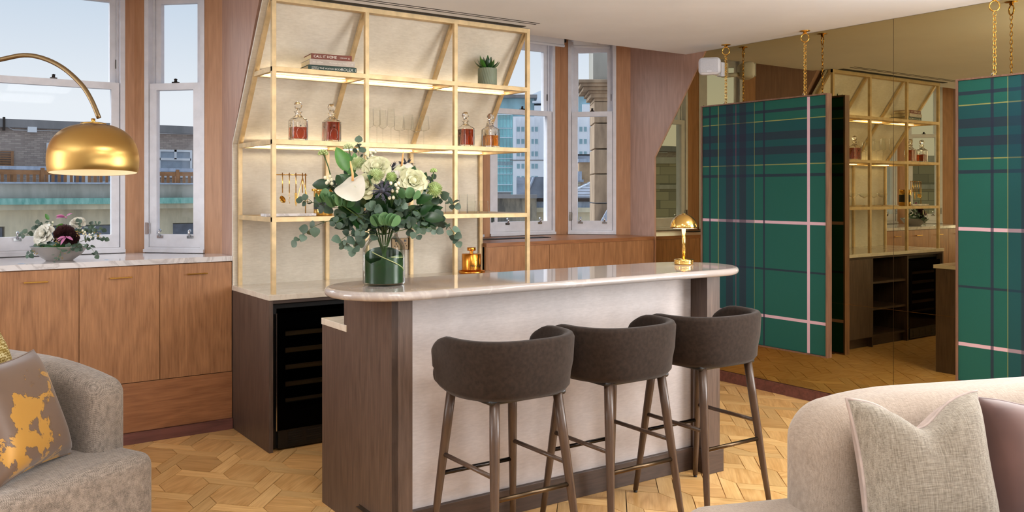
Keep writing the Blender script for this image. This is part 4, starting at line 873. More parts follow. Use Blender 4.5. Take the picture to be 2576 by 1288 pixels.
def sprig(parent, pts, leaves, nl, scale=1.0, pair=True, start=.25, name='eucalyptus_sprig', mat='stem_green', tw=1.2):
    pts = [Vector(p) for p in pts]; fine = []
    for i in range(len(pts)-1):
        p0, p1, p2, p3 = pts[max(i-1, 0)], pts[i], pts[i+1], pts[min(i+2, len(pts)-1)]
        for k in range(6):
            t = k/6; fine.append(.5*((2*p1)+(p2-p0)*t+(2*p0-5*p1+4*p2-p3)*t*t+(3*p1-p0-3*p2+p3)*t**3))
    fine.append(pts[-1]); n = len(fine)
    st = MB().tube(fine, [.0022*(1-.6*i/n) for i in range(n)], 6).build(name, mat, parent)
    for k in range(nl):
        f_ = start+(1-start)*(k+.5)/nl; i = min(n-2, int(f_*(n-1))); p = fine[i]; tg = (fine[i+1]-fine[i]).normalized()
        for s_ in ((-1, 1) if pair else (1 if k % 2 else -1,)):
            sd_ = tg.orthogonal().normalized(); sd_.rotate(Matrix.Rotation(k*tw+rg.uniform(-.4, .4)+(PI if s_ > 0 else 0), 3, tg)); d = (sd_*.85+tg*.5+Vector((0, 0, -.1)))
            o = place(rg.choice(leaves), 'leaf', st, tuple(p)); orient(o, d, Vector((rg.uniform(-.6, .6)-SN*.9, rg.uniform(-.6, .6)-CS*.9, rg.uniform(.1, .8)))); q = scale*rg.uniform(.75, 1.1)*(1-.25*f_); o.scale = (q, q, q)
    if leaves:
        o = place(rg.choice(leaves), 'leaf', st, tuple(fine[-1])); orient(o, fine[-1]-fine[-2], Vector((-SN, -CS, .5))); o.scale = (scale*.7,)*3
    return st
def petal(Ln, Wd, cup, curl, mat, n=6, m_=4):
    vs = []; fs = []
    for i in range(n+1):
        t = i/n; w = Wd*(math.sin(PI*(t*.80+.06))**.6)
        for j in range(-m_, m_+1):
            s_ = j/m_; x = w*s_; y = Ln*t; z = cup*(s_*s_)*Wd+curl*Ln*(max(0, t-.55)**2)*-2.2+.35*Ln*t*t*0
            vs.append((x, y, z+.02*Ln*math.sin(5*s_)*t))
    k = 2*m_+1
    for i in range(n):
        for j in range(2*m_): fs.append((i*k+j, i*k+j+1, (i+1)*k+j+1, (i+1)*k+j))
    return MB().add(vs, fs, True).mesh('petal', mat)
PET = {}
def rose(parent, c, r, face, mat='rose_cream', name='rose', layers=((5, .30, 82), (6, .55, 68), (7, .82, 48), (7, 1.0, 26))):
    c = Vector(c); face = Vector(face).normalized()
    if mat not in PET: PET[mat] = [petal(.042, .026, .55, .25, mat), petal(.046, .030, .45, .6, mat), petal(.05, .034, .3, 1.0, mat)]
    core = MB().sphere((0, 0, .35*r), r*.36, 10, 8, (1, 1, 1.1)).build(name, mat, parent, tuple(c)); core.rotation_euler = face.to_track_quat('Z', 'Y').to_euler()
    for li, (n, s_, el_) in enumerate(layers):
        for k in range(n):
            a = 2*PI*k/n+li*.5; o = place(PET[mat][min(2, li)], 'petal', core, (r*.12*math.cos(a)*li, r*.12*math.sin(a)*li, 0)); e_ = math.radians(el_+rg.uniform(-6, 6))
            d = Vector((math.cos(a)*math.cos(e_), math.sin(a)*math.cos(e_), math.sin(e_))); orient(o, d, Vector((-math.cos(a)*math.sin(e_), -math.sin(a)*math.sin(e_), math.cos(e_)))); q = r/.05*(.62+.38*s_); o.scale = (q, q, q)
    return core
def pom(parent, c, r, face, mat, name, n=90, ln=.5, wd=.16, half=True):
    c = Vector(c); b2 = MB(); b2.sphere((0, 0, 0), r*.55, 10, 8)
    for i in range(n):
        zz = 1-(i+.5)/n*(1.15 if half else 2); a = i*2.39996; rr_ = math.sqrt(max(0, 1-zz*zz)); d = Vector((rr_*math.cos(a), rr_*math.sin(a), zz)); u = d.orthogonal().normalized(); L_ = r*(1-ln*.25*rg.random())
        p0 = d*r*.5; p1 = d*L_; w = u*r*wd*.5; k = d.cross(u)*r*wd*.3; b2.add([p0-w, p0+w, p1+w*.8+k, p1-w*.8+k, p1*1.04], [(0, 1, 2, 4, 3)], True)
    o = b2.build(name, mat, parent, tuple(c)); o.rotation_euler = Vector(face).to_track_quat('Z', 'Y').to_euler(); return o
def spiky(parent, c, r, face, name='sea_holly'):
    b2 = MB(); b2.sphere((0, 0, .1*r), r*.22, 10, 8, (1, 1, 1.4))
    for i in range(26):
        a = 2*PI*i/26*3.3; e_ = rg.uniform(-.2, .5); d = Vector((math.cos(a)*math.cos(e_), math.sin(a)*math.cos(e_), math.sin(e_))); L_ = r*rg.uniform(.7, 1.05); u = Vector((-math.sin(a), math.cos(a), 0))
        b2.add([u*-.05*r, d*L_*.5+u*.07*r, d*L_, d*L_*.5-u*.07*r], [(0, 1, 2, 3)]); 
        for s_ in (-1, 1): q = d*L_*.6; b2.add([q, q+(d*.5+u*s_*.5)*r*.3, q+d*.1*r], [(0, 1, 2)])
    o = b2.build(name, 'thistle', parent, tuple(c)); o.rotation_euler = Vector(face).to_track_quat('Z', 'Y').to_euler(); return o
def berries(parent, c, pts, r=.0075):
    st = MB()
    for p in pts: st.tube([c, (Vector(c)+Vector(p))*.5+Vector((0, 0, .005)), p], .0014, 5)
    s_ = st.build('berry_sprig', 'stem_green', parent)
    me = MB().sphere((0, 0, 0), r, 10, 8, (1, 1, 1.15)).mesh('berry', 'berry')
    for p in pts: place(me, 'berry', s_, tuple(p))
VX = at(966, 716, Z=ZS1); DV = SN*VX.x+CS*VX.y
va = thing('glass_vase', 'clear glass jar vase wrapped inside with a green leaf on the bar top', 'vase', (VX.x, VX.y, ZS1))
vr = .0935
outer = [(0, 0), (vr-.008, 0), (vr, .008), (vr, .165), (vr-.006, .186), (vr-.022, .204), (.062, .214), (.060, .228), (.066, .252), (.070, .262)]
inner = [(r-.004, z) for r, z in reversed(outer[2:])]+[(vr-.006, .010), (0, .008)]
gb = MB().lathe(outer, 56).build('glass_body', 'vase_glass', va); MB().tube([(.070*math.cos(2*PI*k/40), .070*math.sin(2*PI*k/40), .262) for k in range(40)], .003, 8, True).build('rim', 'thin_glass', gb)
MB().lathe([(0, .125), (vr-.001, .125), (vr-.0006, .127)], 48).build('water', 'water', va)
for (ph, base, amp, rad, nm) in ((.4, .125, .038, .0095, 'leaf_wrap'), (2.6, .105, .03, .0125, 'leaf_wrap')):
    lw = MB(); n = 64; vs = []
    for k in range(n+1):
        a = 2*PI*k/n; vs += [((vr-rad)*math.cos(a), (vr-rad)*math.sin(a), .011), ((vr-rad)*math.cos(a), (vr-rad)*math.sin(a), base+amp*math.sin(a+ph))]
    lw.add(vs, [(2*k, 2*k+2, 2*k+3, 2*k+1) for k in range(n)], True); lw.build(nm, 'leaf_wrap', va)
for (a0, a1, z0_, z1_) in ((3.6, 5.9, .150, .060), (4.6, 6.4, .128, .118)):
    MB().tube([((vr-.0085)*math.cos(a0+(a1-a0)*i/16), (vr-.0085)*math.sin(a0+(a1-a0)*i/16), z0_+(z1_-z0_)*i/16) for i in range(17)], .0022, 5).build('leaf_rib', 'leaf_vein', va)
bq = thing('flower_bouquet', 'large bouquet of cream roses, anthurium and eucalyptus in the glass vase', 'bouquet', (VX.x, VX.y, ZS1+.02))
B0 = bq.location.copy(); BK = Vector((SN, CS, 0))       # away from the camera
def bpx(x, y, dz=0): return at(x, y, d=DV+dz)-B0
neck = bpx(966, 590); CAMV = -BK
st = MB()
for i in range(14):
    a = 2*PI*i/14; st.tube([(.05*math.cos(a+2.5), .05*math.sin(a+2.5), .0), (.012*math.cos(a), .012*math.sin(a), .14), (.05*math.cos(a), .05*math.sin(a), .25), (.09*math.cos(a), .09*math.sin(a), .30)], .003, 5)
st.build('stems', 'stem_green', bq)
def face(x=0, z=.5, b_=1): return CAMV*b_+Vector((CS, -SN, 0))*x+Vector((0, 0, z))
# foliage sprigs (photo silhouettes)
SP = [([(950, 570), (900, 560), (850, 552), (800, 565), (770, 585), (748, 605)], 9, -.06), ([(940, 560), (880, 530), (830, 520), (790, 510), (765, 505)], 8, -.02), ([(945, 585), (905, 580), (880, 590), (858, 605), (866, 615)], 5, -.11), ([(950, 590), (915, 590), (895, 605), (888, 628)], 5, -.12),
      ([(985, 570), (1040, 560), (1085, 545), (1120, 560), (1140, 585), (1150, 605)], 9, -.05), ([(990, 560), (1050, 520), (1090, 495), (1120, 505), (1142, 515)], 7, -.01), ([(985, 585), (1030, 575), (1060, 570), (1095, 578)], 5, -.1), ([(965, 560), (955, 545), (945, 530), (940, 520)], 5, -.13),
      ([(970, 560), (985, 540), (1000, 520), (1010, 512)], 5, -.13), ([(950, 560), (920, 520), (905, 480), (880, 440)], 7, .02), ([(970, 540), (975, 480), (940, 430), (905, 395), (902, 362)], 9, .05), ([(985, 560), (1030, 540), (1050, 530), (1075, 570)], 6, -.08), ([(955, 560), (900, 500), (870, 470), (835, 470)], 8, -.03), ([(955, 565), (930, 545), (915, 560), (905, 590)], 5, -.13), ([(975, 565), (1005, 550), (1030, 560), (1050, 590)], 5, -.13), ([(960, 560), (920, 540), (880, 545), (845, 560)], 6, -.10), ([(975, 560), (1020, 500), (1060, 470), (1085, 450)], 6, .03), ([(960, 545), (950, 500), (945, 460)], 6, -.02), ([(975, 545), (990, 500), (1000, 470)], 6, -.02)]
for pts, nl, dz in SP: sprig(bq, [neck]+[bpx(x, y, dz*min(1, .4+i*.2)) for i, (x, y) in enumerate(pts)], EU, nl, 1.0)
# inner dark foliage
for i in range(80):
    x = rg.uniform(850, 1095); y = rg.uniform(440, 578); dz = rg.uniform(-.10, .10); p = bpx(x, y, dz); d = (p-neck).normalized()+Vector((rg.uniform(-.4, .4), rg.uniform(-.4, .4), rg.uniform(-.3, .3)))
    o = place(DEEP[0], 'filler_leaf', bq, tuple(p-d.normalized()*.05)); orient(o, d, CAMV+Vector((rg.uniform(-.5, .5), 0, .6))); q = rg.uniform(.6, .95); o.scale = (q, q, q)
for (x0_, y0_, x1_, y1_, dz, s_, mi) in ((878, 440, 848, 372, -.02, 1.0, 1), (888, 450, 872, 385, .0, .8, 1), (892, 420, 892, 385, .03, .7, 1), (835, 465, 785, 462, -.05, .75, 0), (1060, 480, 1085, 470, -.06, .7, 0), (1035, 560, 1052, 580, -.09, .9, 0), (975, 500, 1020, 500, -.08, .6, 0)):
    a_, b_ = bpx(x0_, y0_, dz), bpx(x1_, y1_, dz); o = place(DEEP[mi], 'tall_leaf', bq, tuple(a_)); orient(o, b_-a_, CAMV+Vector((.3, 0, .2))); q = (b_-a_).length/(.16 if mi else .12); o.scale = (q*1.05,)*3
def disc_leaf(r):
    vs = [(0, r, 0)]; n_ = 16
    for k in range(n_): a = 2*PI*k/n_; vs.append((r*.92*math.cos(a), r+r*math.sin(a), .12*r*math.cos(2*a)+.1*r))
    return MB().add(vs, [(0, 1+k, 1+(k+1) % n_) for k in range(n_)], True).mesh('leaf', 'leaf_mid')
DISC = [disc_leaf(.030), disc_leaf(.026)]; RT = Vector((CS, -SN, 0)); UPV = Vector((0, 0, 1))
for (cx_, cy_, dz, nn_, sc_m, mt_) in ((968, 560, -.15, 9, 1.0, 0), (856, 512, -.12, 8, 1.05, 0), (828, 500, -.09, 6, .9, 0), (1022, 492, -.12, 4, .85, 0)):
    c_ = bpx(cx_, cy_, dz); hub = MB().tube([neck+(c_-neck)*.4, c_], .0025, 6).build('leaf_rosette', 'stem_green', bq)
    for k in range(nn_):
        t = (k/(nn_-1)-.5)*2; o = place(DISC[k % 2], 'leaf', hub, tuple(c_+RT*(.034*t)+UPV*(.006*(1-t*t)-.018)+CAMV*(.012*(1-abs(t))))); orient(o, UPV*.9+RT*.45*t+CAMV*.15, RT*(.9 if t > -.1 else -.9)*(.35+.5*abs(t))+CAMV*(1.0-.5*abs(t))); q = sc_m*rg.uniform(.85, 1.1); o.scale = (q, q, q)
for k in range(26):      # leaves hanging round the neck of the vase
    a = 2*PI*k/26; d = Vector((math.cos(a), math.sin(a), rg.uniform(-.55, .25))); o = place(rg.choice(EU), 'neck_leaf', bq, (.062*math.cos(a), .062*math.sin(a), .245+rg.uniform(0, .05))); orient(o, d, UPV+CAMV*.6); q = rg.uniform(.9, 1.25); o.scale = (q, q, q)
# roses, chrysanthemums, anthuriums, thistles, berries, alliums
rose(bq, bpx(920, 470, -.10), .043, face(-.1, .35)); rose(bq, bpx(948, 424, -.05), .046, face(0, .7)); rose(bq, bpx(1038, 458, -.07), .046, face(.3, .35)); rose(bq, bpx(1012, 440, -.03), .036, face(.2, .6))
pom(bq, bpx(946, 442, -.09), .036, face(0, .6), 'mum_green', 'chrysanthemum', 110); pom(bq, bpx(903, 412, -.02), .036, face(-.2, .5), 'mum_green', 'chrysanthemum', 110); pom(bq, bpx(1092, 477, -.04), .038, face(.5, .2), 'mum_green', 'chrysanthemum', 140, half=False); pom(bq, bpx(985, 446, -.09), .026, face(.1, .5), 'mum_green', 'chrysanthemum', 80)
def anthurium(c, s_, fc, roll):
    vs = [(0, 0, 0)]; n = 28
    for k in range(n):
        a = 2*PI*k/n; r = .062*(1-.28*math.sin(a))*(1-.35*math.exp(-((a-PI/2)/.35)**2)); vs.append((r*math.cos(a), r*math.sin(a), .016*math.sin(2*a)+.010*math.cos(3*a)))
    o = MB().add(vs, [(0, 1+k, 1+(k+1) % n) for k in range(n)], True).build('anthurium', 'flower_white', bq, tuple(c)); o.rotation_euler = Vector(fc).to_track_quat('Z', 'Y').to_euler(); o.scale = (s_,)*3
    MB().tube([(0, .012, .004), (.004, .03, .025), (.006, .045, .055), (.008, .055, .075)], [.0055, .005, .0042, .002], 8).build('spadix', 'spadix', o)
    return o
anthurium(bpx(886, 462, -.115), 1.08, face(-.35, .75), 0); anthurium(bpx(1010, 425, -.03), .85, face(.2, .8), 0)
spiky(bq, bpx(962, 480, -.14), .060, face(0, .35)); spiky(bq, bpx(982, 425, -.03), .045, face(0, .8)); spiky(bq, bpx(1020, 415, .0), .046, face(.1, .9)); spiky(bq, bpx(1052, 470, -.02), .04, face(.4, .5))
berries(bq, bpx(985, 520, -.10), [bpx(x, y, -.125) for x, y in ((983, 461), (996, 465), (1002, 461), (1001, 474), (988, 480), (999, 482), (980, 498), (990, 497))]); berries(bq, bpx(835, 480, -.03), [bpx(x, y, -.05) for x, y in ((818, 447), (830, 444), (826, 455), (834, 452), (822, 460), (835, 462))]); berries(bq, bpx(925, 410, .03), [bpx(x, y, .03) for x, y in ((920, 388), (932, 385), (944, 382), (936, 392), (946, 378), (926, 396))], .006)
def allium(x0_, y0_, x1_, y1_, dz, r):
    p0, p1 = bpx(x0_, y0_, dz), bpx(x1_, y1_, dz); stt = MB().tube([p0, (p0+p1)/2+Vector((.004, 0, 0)), p1], .0028, 6).build('allium', 'stem_green', bq)
    hd = MB()
    for i in range(26):
        a = i*2.4; zz = 1-i/26*1.0; q = math.sqrt(1-zz*zz*.98); d = Vector((q*math.cos(a), q*math.sin(a), zz)); hd.tube([(0, 0, 0), d*r*.9], .0008, 4); hd.sphere(d*r, .0042, 6, 4)
    hd.build('flower_head', 'mum_green', stt, tuple(p1-Vector((0, 0, .008))))
allium(835, 455, 813, 385, .02, .022); allium(885, 430, 877, 370, .06, .022); allium(1085, 455, 1091, 428, .0, .014)
# low flower bowl on the window sill
BWp = at(150, 655, Z=1.106); 
fb = thing('flower_bowl', 'shallow pewter bowl holding dark and white flowers on the marble sill', 'bowl', (BWp.x, BWp.y, 1.106)); plain('pewter', (152, 146, 142), .45, .3, .05, 5)
MB().lathe([(0, 0), (.072, 0), (.078, .006), (.12, .037), (.157, .084), (.161, .088), (.156, .088), (.115, .044), (.07, .012), (0, .010)], 48).build('bowl_body', 'pewter', fb)
fa = thing('flower_arrangement', 'low arrangement of dark dahlia, white blooms and eucalyptus filling the pewter bowl', 'flowers', (BWp.x, BWp.y, 1.185)); B0 = fa.location.copy(); DV = SN*BWp.x+CS*BWp.y
MB().sphere((0, 0, -.01), .135, 16, 8, (1, 1, .34)).build('moss', 'leaf_deep', fa)
for pts, nl, dz, lv in (([(150, 620), (110, 600), (75, 585), (55, 590)], 6, -.03, EU), ([(150, 620), (115, 585), (90, 575)], 5, 0, EU), ([(150, 630), (110, 620), (85, 625), (72, 640)], 5, -.08, EU), ([(160, 620), (205, 585), (230, 575), (255, 578)], 6, 0, EU), ([(160, 625), (210, 605), (240, 595), (262, 600)], 6, -.03, EU), ([(165, 630), (200, 615), (225, 620), (240, 640)], 5, -.08, EU), ([(155, 630), (150, 625), (152, 640), (140, 655)], 4, -.12, EUL), ([(145, 625), (125, 605), (112, 590)], 5, -.06, EUL), ([(160, 625), (190, 600), (200, 570), (198, 560)], 5, 0, EU), ([(150, 615), (140, 580), (125, 555)], 4, .05, DEEP), ([(165, 625), (185, 615), (200, 625)], 4, -.1, EU), ([(135, 630), (120, 625), (105, 618)], 4, -.1, EU), ([(160, 610), (220, 570), (245, 562)], 5, .05, EU), ([(150, 610), (100, 570), (95, 565)], 4, .05, EU)):
    sprig(fa, [Vector((0, 0, 0))]+[bpx(x, y, dz) for x, y in pts], lv, nl, .8 if lv is not DEEP else .45)
pom(fa, bpx(163, 590, -.05), .062, face(.1, .5), 'dark_bloom', 'dahlia', 260, .5, .22); pom(fa, bpx(178, 600, -.05), .05, face(.3, .4), 'dark_bloom', 'dahlia', 200, .5, .22)
rose(fa, bpx(112, 592, -.05), .05, face(-.3, .4), 'flower_white', 'white_bloom'); rose(fa, bpx(196, 562, .03), .032, face(.3, .8), 'flower_white', 'white_bloom')
PKM = ovate(.07, .011, 7, .3, .4, 'pink_bloom', 'petal')
for x, y, dz, up in ((168, 596, -.11, -.3), (166, 547, 0, .1)):
    c_ = bpx(x, y, dz); cl_ = MB().sphere((0, 0, 0), .006, 8, 6).build('clematis', 'pink_bloom', fa, tuple(c_))
    for k in range(4): o = place(PKM, 'petal', cl_); orient(o, Vector((CS, -SN, 0))*(-1+.6*k-(.4 if k else 0))+Vector((0, 0, up+.25*(k % 2)))+CAMV*.3, CAMV+Vector((0, 0, 1))); o.scale = (.8,)*3
berries(fa, bpx(215, 610, -.06), [bpx(x, y, -.08) for x, y in ((208, 580), (214, 584), (225, 590), (229, 596), (216, 590), (210, 588))], .006); berries(fa, bpx(130, 580, 0), [bpx(x, y, 0) for x, y in ((124, 562), (133, 559), (131, 567), (119, 567))], .006)
sd = MB()
for i in range(90):
    x, y = rg.choice(((132, 618), (100, 622), (90, 634), (200, 588), (142, 606), (156, 644), (245, 590))); p = bpx(x+rg.uniform(-9, 9), y+rg.uniform(-7, 7), -.11); sd.sphere(p, .0028, 5, 4)
sd.build('seed_clusters', 'seed_gold', fa)
# ---------------------------------------------------------------- outside: building opposite the left bay
def mbrick():
    m, nt, b = newmat('facing_brick'); bt = nt.nodes.new('ShaderNodeTexBrick'); mp = tc(nt, (1, 1, 1), (PI/2, 0, 0)); nt.links.new(mp, bt.inputs['Vector'])
    bt.inputs['Color1'].default_value = (*lin((186, 170, 160)), 1); bt.inputs['Color2'].default_value = (*lin((160, 144, 136)), 1); bt.inputs['Mortar'].default_value = (*lin((146, 136, 130)), 1)
    bt.inputs['Scale'].default_value = 1; bt.inputs['Brick Width'].default_value = .23; bt.inputs['Row Height'].default_value = .078; bt.inputs['Mortar Size'].default_value = .008; nt.links.new(bt.outputs['Color'], b.inputs['Base Color']); b.inputs['Roughness'].default_value = .9
mbrick()
def mwash(name, col, dark, s=.35):
    m, nt, b = newmat(name); f = noise(nt, tc(nt, (1, 1, .25)), s*3, 6, .65); nt.links.new(ramp(nt, f, [(.35, dark), (.62, col)]).outputs[0], b.inputs['Base Color']); b.inputs['Roughness'].default_value = .9
mwash('stone_buff', (212, 200, 172), (166, 158, 138)); mwash('stone_grey', (186, 182, 174), (146, 144, 134)); mwash('coping', (150, 146, 146), (128, 126, 126)); mwash('copper_green', (150, 198, 186), (104, 160, 150), 2); mwash('lead', (176, 186, 204), (150, 160, 178), 2); mwash('pvc_white', (236, 238, 242), (226, 228, 232)); plain('fence_wood', (158, 112, 74), .8, 0, .12, 3); plain('dark_glass', (96, 104, 122), .15, 0, .15, 2); plain('pale_glass', (150, 164, 180), .15, 0, .08, 2); mwash('stain_stone', (158, 148, 130), (96, 92, 86), 1.2)
ob = thing('terrace_building', 'stone and brick building with a railed roof terrace across the street', 'building', (0, 36, -4))
def z36(y): return 1.52+(YH-y)*(36/1.09)/F_PX+4
zb = {k: z36(y) for k, y in dict(cap0=459, par0=463, par1=498, cu1=513, st1=526, win=566).items()}
MB().box(-45, 24, 0, 1, zb['par1'], zb['par0']).build('parapet', 'stone_grey', ob); MB().box(-45, 24, -.15, 1.1, zb['par0'], zb['cap0']).build('parapet_cap', 'lead', ob); MB().box(-45, 24, -.35, 1, zb['cu1'], zb['par1']).build('copper_band', 'copper_green', ob); MB().box(-45, 24, -.2, 1, zb['st1'], zb['cu1']).build('string_course', 'stone_buff', ob)
MB().box(-45, 24, .3, 1.2, zb['win'], zb['st1']).build('frieze', 'stone_buff', ob); MB().box(-45, 24, .9, 1.3, -1, zb['win']).build('recessed_wall', 'stone_grey', ob)
for k in range(-8, 5):
    x = 6.2+k*4.3
    MB().box(x-1.35, x+1.35, .75, .92, -1, zb['win']-.05).build('window', 'dark_glass', ob); MB().box(x+1.4, x+2.9, .3, .95, -1, zb['win']).build('pier', 'stone_buff', ob)
br_ = 4.6; zt_, zc_ = 1.52+(YH-309)*(40.6/1.09)/F_PX+4, 1.52+(YH-329)*(40.6/1.09)/F_PX+4
MB().box(-45, 26, br_, br_+.4, zb['par1'], zc_).build('brick_wall', 'facing_brick', ob); MB().box(-45, 26, br_-.25, br_+.6, zc_, zt_).build('coping', 'coping', ob); MB().box(-45, 26, 1, br_, zb['par1'], zb['par1']+.2).build('terrace_deck', 'coping', ob)
def bx_at(xp, yv): return at(xp, 400, Y=36+br_-.05).x
def zz_(y, Yd): return 1.52+(YH-y)*(Yd/1.09)/F_PX+4
def bwin(x0p, x1p, y0, y1):
    x0, x1 = bx_at(x0p, 0), bx_at(x1p, 0); z1, z0 = zz_(y0, 40.6), zz_(y1, 40.6); w = frame_box(MB(), x0, x1, z0, z1, br_-.09, br_+.02, .09)
    zm = z1-(z1-z0)*.34; w.box(x0+.05, x1-.05, br_-.09, br_+.02, zm-.05, zm+.05); w.box((x0+x1)/2-.05, (x0+x1)/2+.05, br_-.09, br_+.02, zm, z1); f_ = w.build('window', 'pvc_white', ob); MB().box(x0+.09, x1-.09, br_-.03, br_-.02, z0+.09, z1-.09).build('pane', 'pale_glass', f_)
bwin(398, 483, 372, 445); bwin(250, 283, 380, 462); bwin(-160, -60, 372, 440)
def bdoor(x0p, x1p, y0, mat):
    x0, x1 = bx_at(x0p, 0), bx_at(x1p, 0); z1 = zz_(y0, 40.6); f_ = frame_box(MB(), x0, x1, zb['par1']+.2, z1, br_-.08, br_+.02, .12).build('terrace_door', 'pvc_white', ob); MB().box(x0+.12, x1-.12, br_-.04, br_-.02, zb['par1']+.3, z1-.12).build('pane', mat, f_)
bdoor(117, 176, 363, 'dark_glass'); bdoor(178, 222, 363, 'dark_glass')
x0 = bx_at(-20, 0); x1 = bx_at(34, 0)
for k in range(9): MB().box(x0, x1, br_-.12, br_-.06, zz_(388+k*5.5, 40.6), zz_(385.4+k*5.5, 40.6)).build('trellis_slat', 'fence_wood', ob)
MB().box(x1-.1, x1, br_-.14, br_-.05, zb['par0'], zz_(385, 40.6)).build('trellis_post', 'fence_wood', ob)
MB().box(bx_at(68, 0), bx_at(91, 0), br_-.3, br_, zz_(339, 40.6), zz_(326, 40.6)).build('wall_lamp', 'pvc_white', ob); MB().tube([(-30, br_-.03, zz_(333, 40.6)), (bx_at(20, 0), br_-.03, zz_(328, 40.6)), (bx_at(34, 0), br_-.03, zz_(334, 40.6)), (26, br_-.03, zz_(338, 40.6)+.35)], .02, 5).build('cable', 'pvc_white', ob); MB().box(bx_at(6, 0), bx_at(12, 0), br_-.28, br_, zz_(337, 40.6), zz_(305, 40.6)).build('hopper', 'steel_dark', ob)
rz1 = zz_(424, 36.3); ra = MB().box(-12, 22, .45, .55, rz1-.07, rz1+.06).build('handrail', 'lead', ob); MB().box(-12, 22, .45, .52, rz1-.25, rz1-.09).build('fence_rail', 'fence_wood', ob)
bal = MB().box(-.05, .05, -.02, .02, 0, rz1-zb['cap0']-.1).mesh('baluster', 'fence_wood')
k = 0; x = 2.2
while x < 14: place(bal, 'baluster', ob, (x, .49, zb['cap0'])); x += .205
for x in (2.9, 4.45, 7.2, 9.25, 11.3): MB().box(x, x+.13, .42, .56, zb['cap0'], rz1).build('fence_post', 'fence_wood', ob)
# right view: clinic tower, roofs and the stone pier outside the narrow window
plain('tower_panel', (240, 243, 250), .5, 0, .03, .2); plain('tower_glass', (156, 214, 218), .12, 0, .12, .3); plain('tower_glass_dark', (142, 176, 186), .12, 0, .2, .3); plain('tower_fin', (236, 240, 248), .5, 0, .02)
TD = 95.0; Rv = Vector((CS, -SN, 0))
org = at(1290, YH, d=TD); tw_ = thing('clinic_tower', 'white panelled tower with a teal glass corner beyond the right window', 'building', (org.x, org.y, -20), -TH)
kx = TD/F_PX
def tx(x): return (x-1290)*kx
def tz(y): return 1.52+(YH-y)*kx+20
MB().box(tx(1290), tx(1640), 0, 14, 0, tz(293)).build('white_block', 'tower_panel', tw_); MB().box(tx(1080), tx(1290), .6, 14, 0, tz(285)).build('glass_block', 'tower_glass', tw_); MB().box(tx(1240), tx(1345), 2, 12, tz(300), tz(243)).build('roof_storey', 'tower_glass_dark', tw_); MB().box(tx(1215), tx(1352), 1, 13, tz(243), tz(235)).build('roof_slab', 'coping', tw_)
MB().prism([(tx(1270), tz(290)), (tx(1270), tz(236)), (tx(1460), tz(150)), (tx(1460), tz(290))], 14, 20, 'y').build('rear_block', 'tower_panel', tw_); MB().box(tx(1345), tx(1560), 1.5, 13, tz(293), tz(262)).build('upper_block', 'tower_panel', tw_); MB().box(tx(1400), tx(1640), .5, 13, tz(293), tz(240)).build('upper_block', 'tower_glass_dark', tw_)
MB().box(tx(1340), tx(1475), 1.2, 13, tz(256), tz(251)).build('roof_slab', 'tower_fin', tw_); MB().box(tx(1465), tx(1640), 0, 13, tz(290), tz(262)).build('upper_block', 'tower_panel', tw_)
wme = MB().box(0, 7*kx, -.05, .1, 0, 12*kx).mesh('window', 'tower_glass_dark')
for r in range(7):
    y = 325+r*31
    for x in (1300.5, 1312, 1337, 1346, 1382, 1394, 1428, 1437, 1458, 1469, 1484, 1495, 1519, 1531, 1560, 1572): place(wme, 'window', tw_, (tx(x), 0, tz(y+6)))
for x in (1297, 1309.5, 1321, 1343, 1357, 1378, 1391, 1440, 1455, 1480, 1506): MB().box(tx(x), tx(x)+1.6*kx, -.18, .05, tz(402), tz(297)).build('fin', 'tower_fin', tw_)
MB().box(tx(1283), tx(1640), -.06, .02, tz(404), tz(402)).build('floor_band', 'coping', tw_)
for (ya, yb_) in ((300, 320), (339, 345), (366, 370), (400, 420), (406, 416), (432, 437), (458, 464)):
    MB().box(tx(1080), tx(1289), .52, .6, tz(yb_), tz(ya)).build('spandrel', 'tower_glass' if ya not in (406,) else 'tower_panel', tw_)
mul = MB().box(0, 1.0*kx, .42, .6, tz(505), tz(287)).mesh('mullion', 'tower_glass_dark')
for k in range(17): place(mul, 'mullion', tw_, (tx(1142+k*8.8), 0, 0))
for ya in (287, 321, 345, 371, 398, 421, 437, 464, 482): MB().box(tx(1080), tx(1289), .4, .6, tz(ya+1.2), tz(ya)).build('transom', 'tower_fin', tw_)
# nearer roofs
def yz(xp, yp, D): p = at(xp, yp, d=D); return p
plain('slate', (118, 124, 136), .7, 0, .2, .8); plain('clay_brick', (176, 148, 118), .9, 0, .1, 2)
D1 = 45.0; o1 = at(1400, YH, d=D1); rf = thing('slate_roofs', 'grey slate roofs and buff chimney wall below the tower', 'building', (o1.x, o1.y, -10), -TH); k1 = D1/F_PX
def qx(x): return (x-1400)*k1
def qz(y): return 1.52+(YH-y)*k1+10
MB().prism([(0, qz(600)), (0, qz(478)), (3.0, qz(383)), (8, qz(383)), (8, qz(600))], qx(1405), qx(1570), 'x').build('mansard_roof', 'slate', rf); MB().box(qx(1405), qx(1570), 2.9, 3.3, qz(385), qz(382)).build('ridge', 'steel_dark', rf)
MB().box(qx(1455), qx(1570), -.5, 3, qz(600), qz(409)).build('chimney_wall', 'clay_brick', rf); MB().box(qx(1452), qx(1570), -.7, 3.1, qz(409), qz(401)).build('chimney_cap', 'lead', rf); MB().box(qx(1380), qx(1465), -.8, -.3, qz(459), qz(452)).build('gutter', 'lead', rf); MB().box(qx(1448), qx(1460), -.9, -.2, qz(455), qz(432)).build('hopper', 'lead', rf); MB().box(qx(1380), qx(1458), -.6, 0, qz(600), qz(459)).build('eaves_wall', 'stone_buff', rf)
MB().prism([(0, qz(600)), (0, qz(505)), (2.6, qz(444)), (3.0, qz(444)), (3, qz(600))], qx(1300), qx(1390), 'x').build('mansard_roof', 'slate', rf)
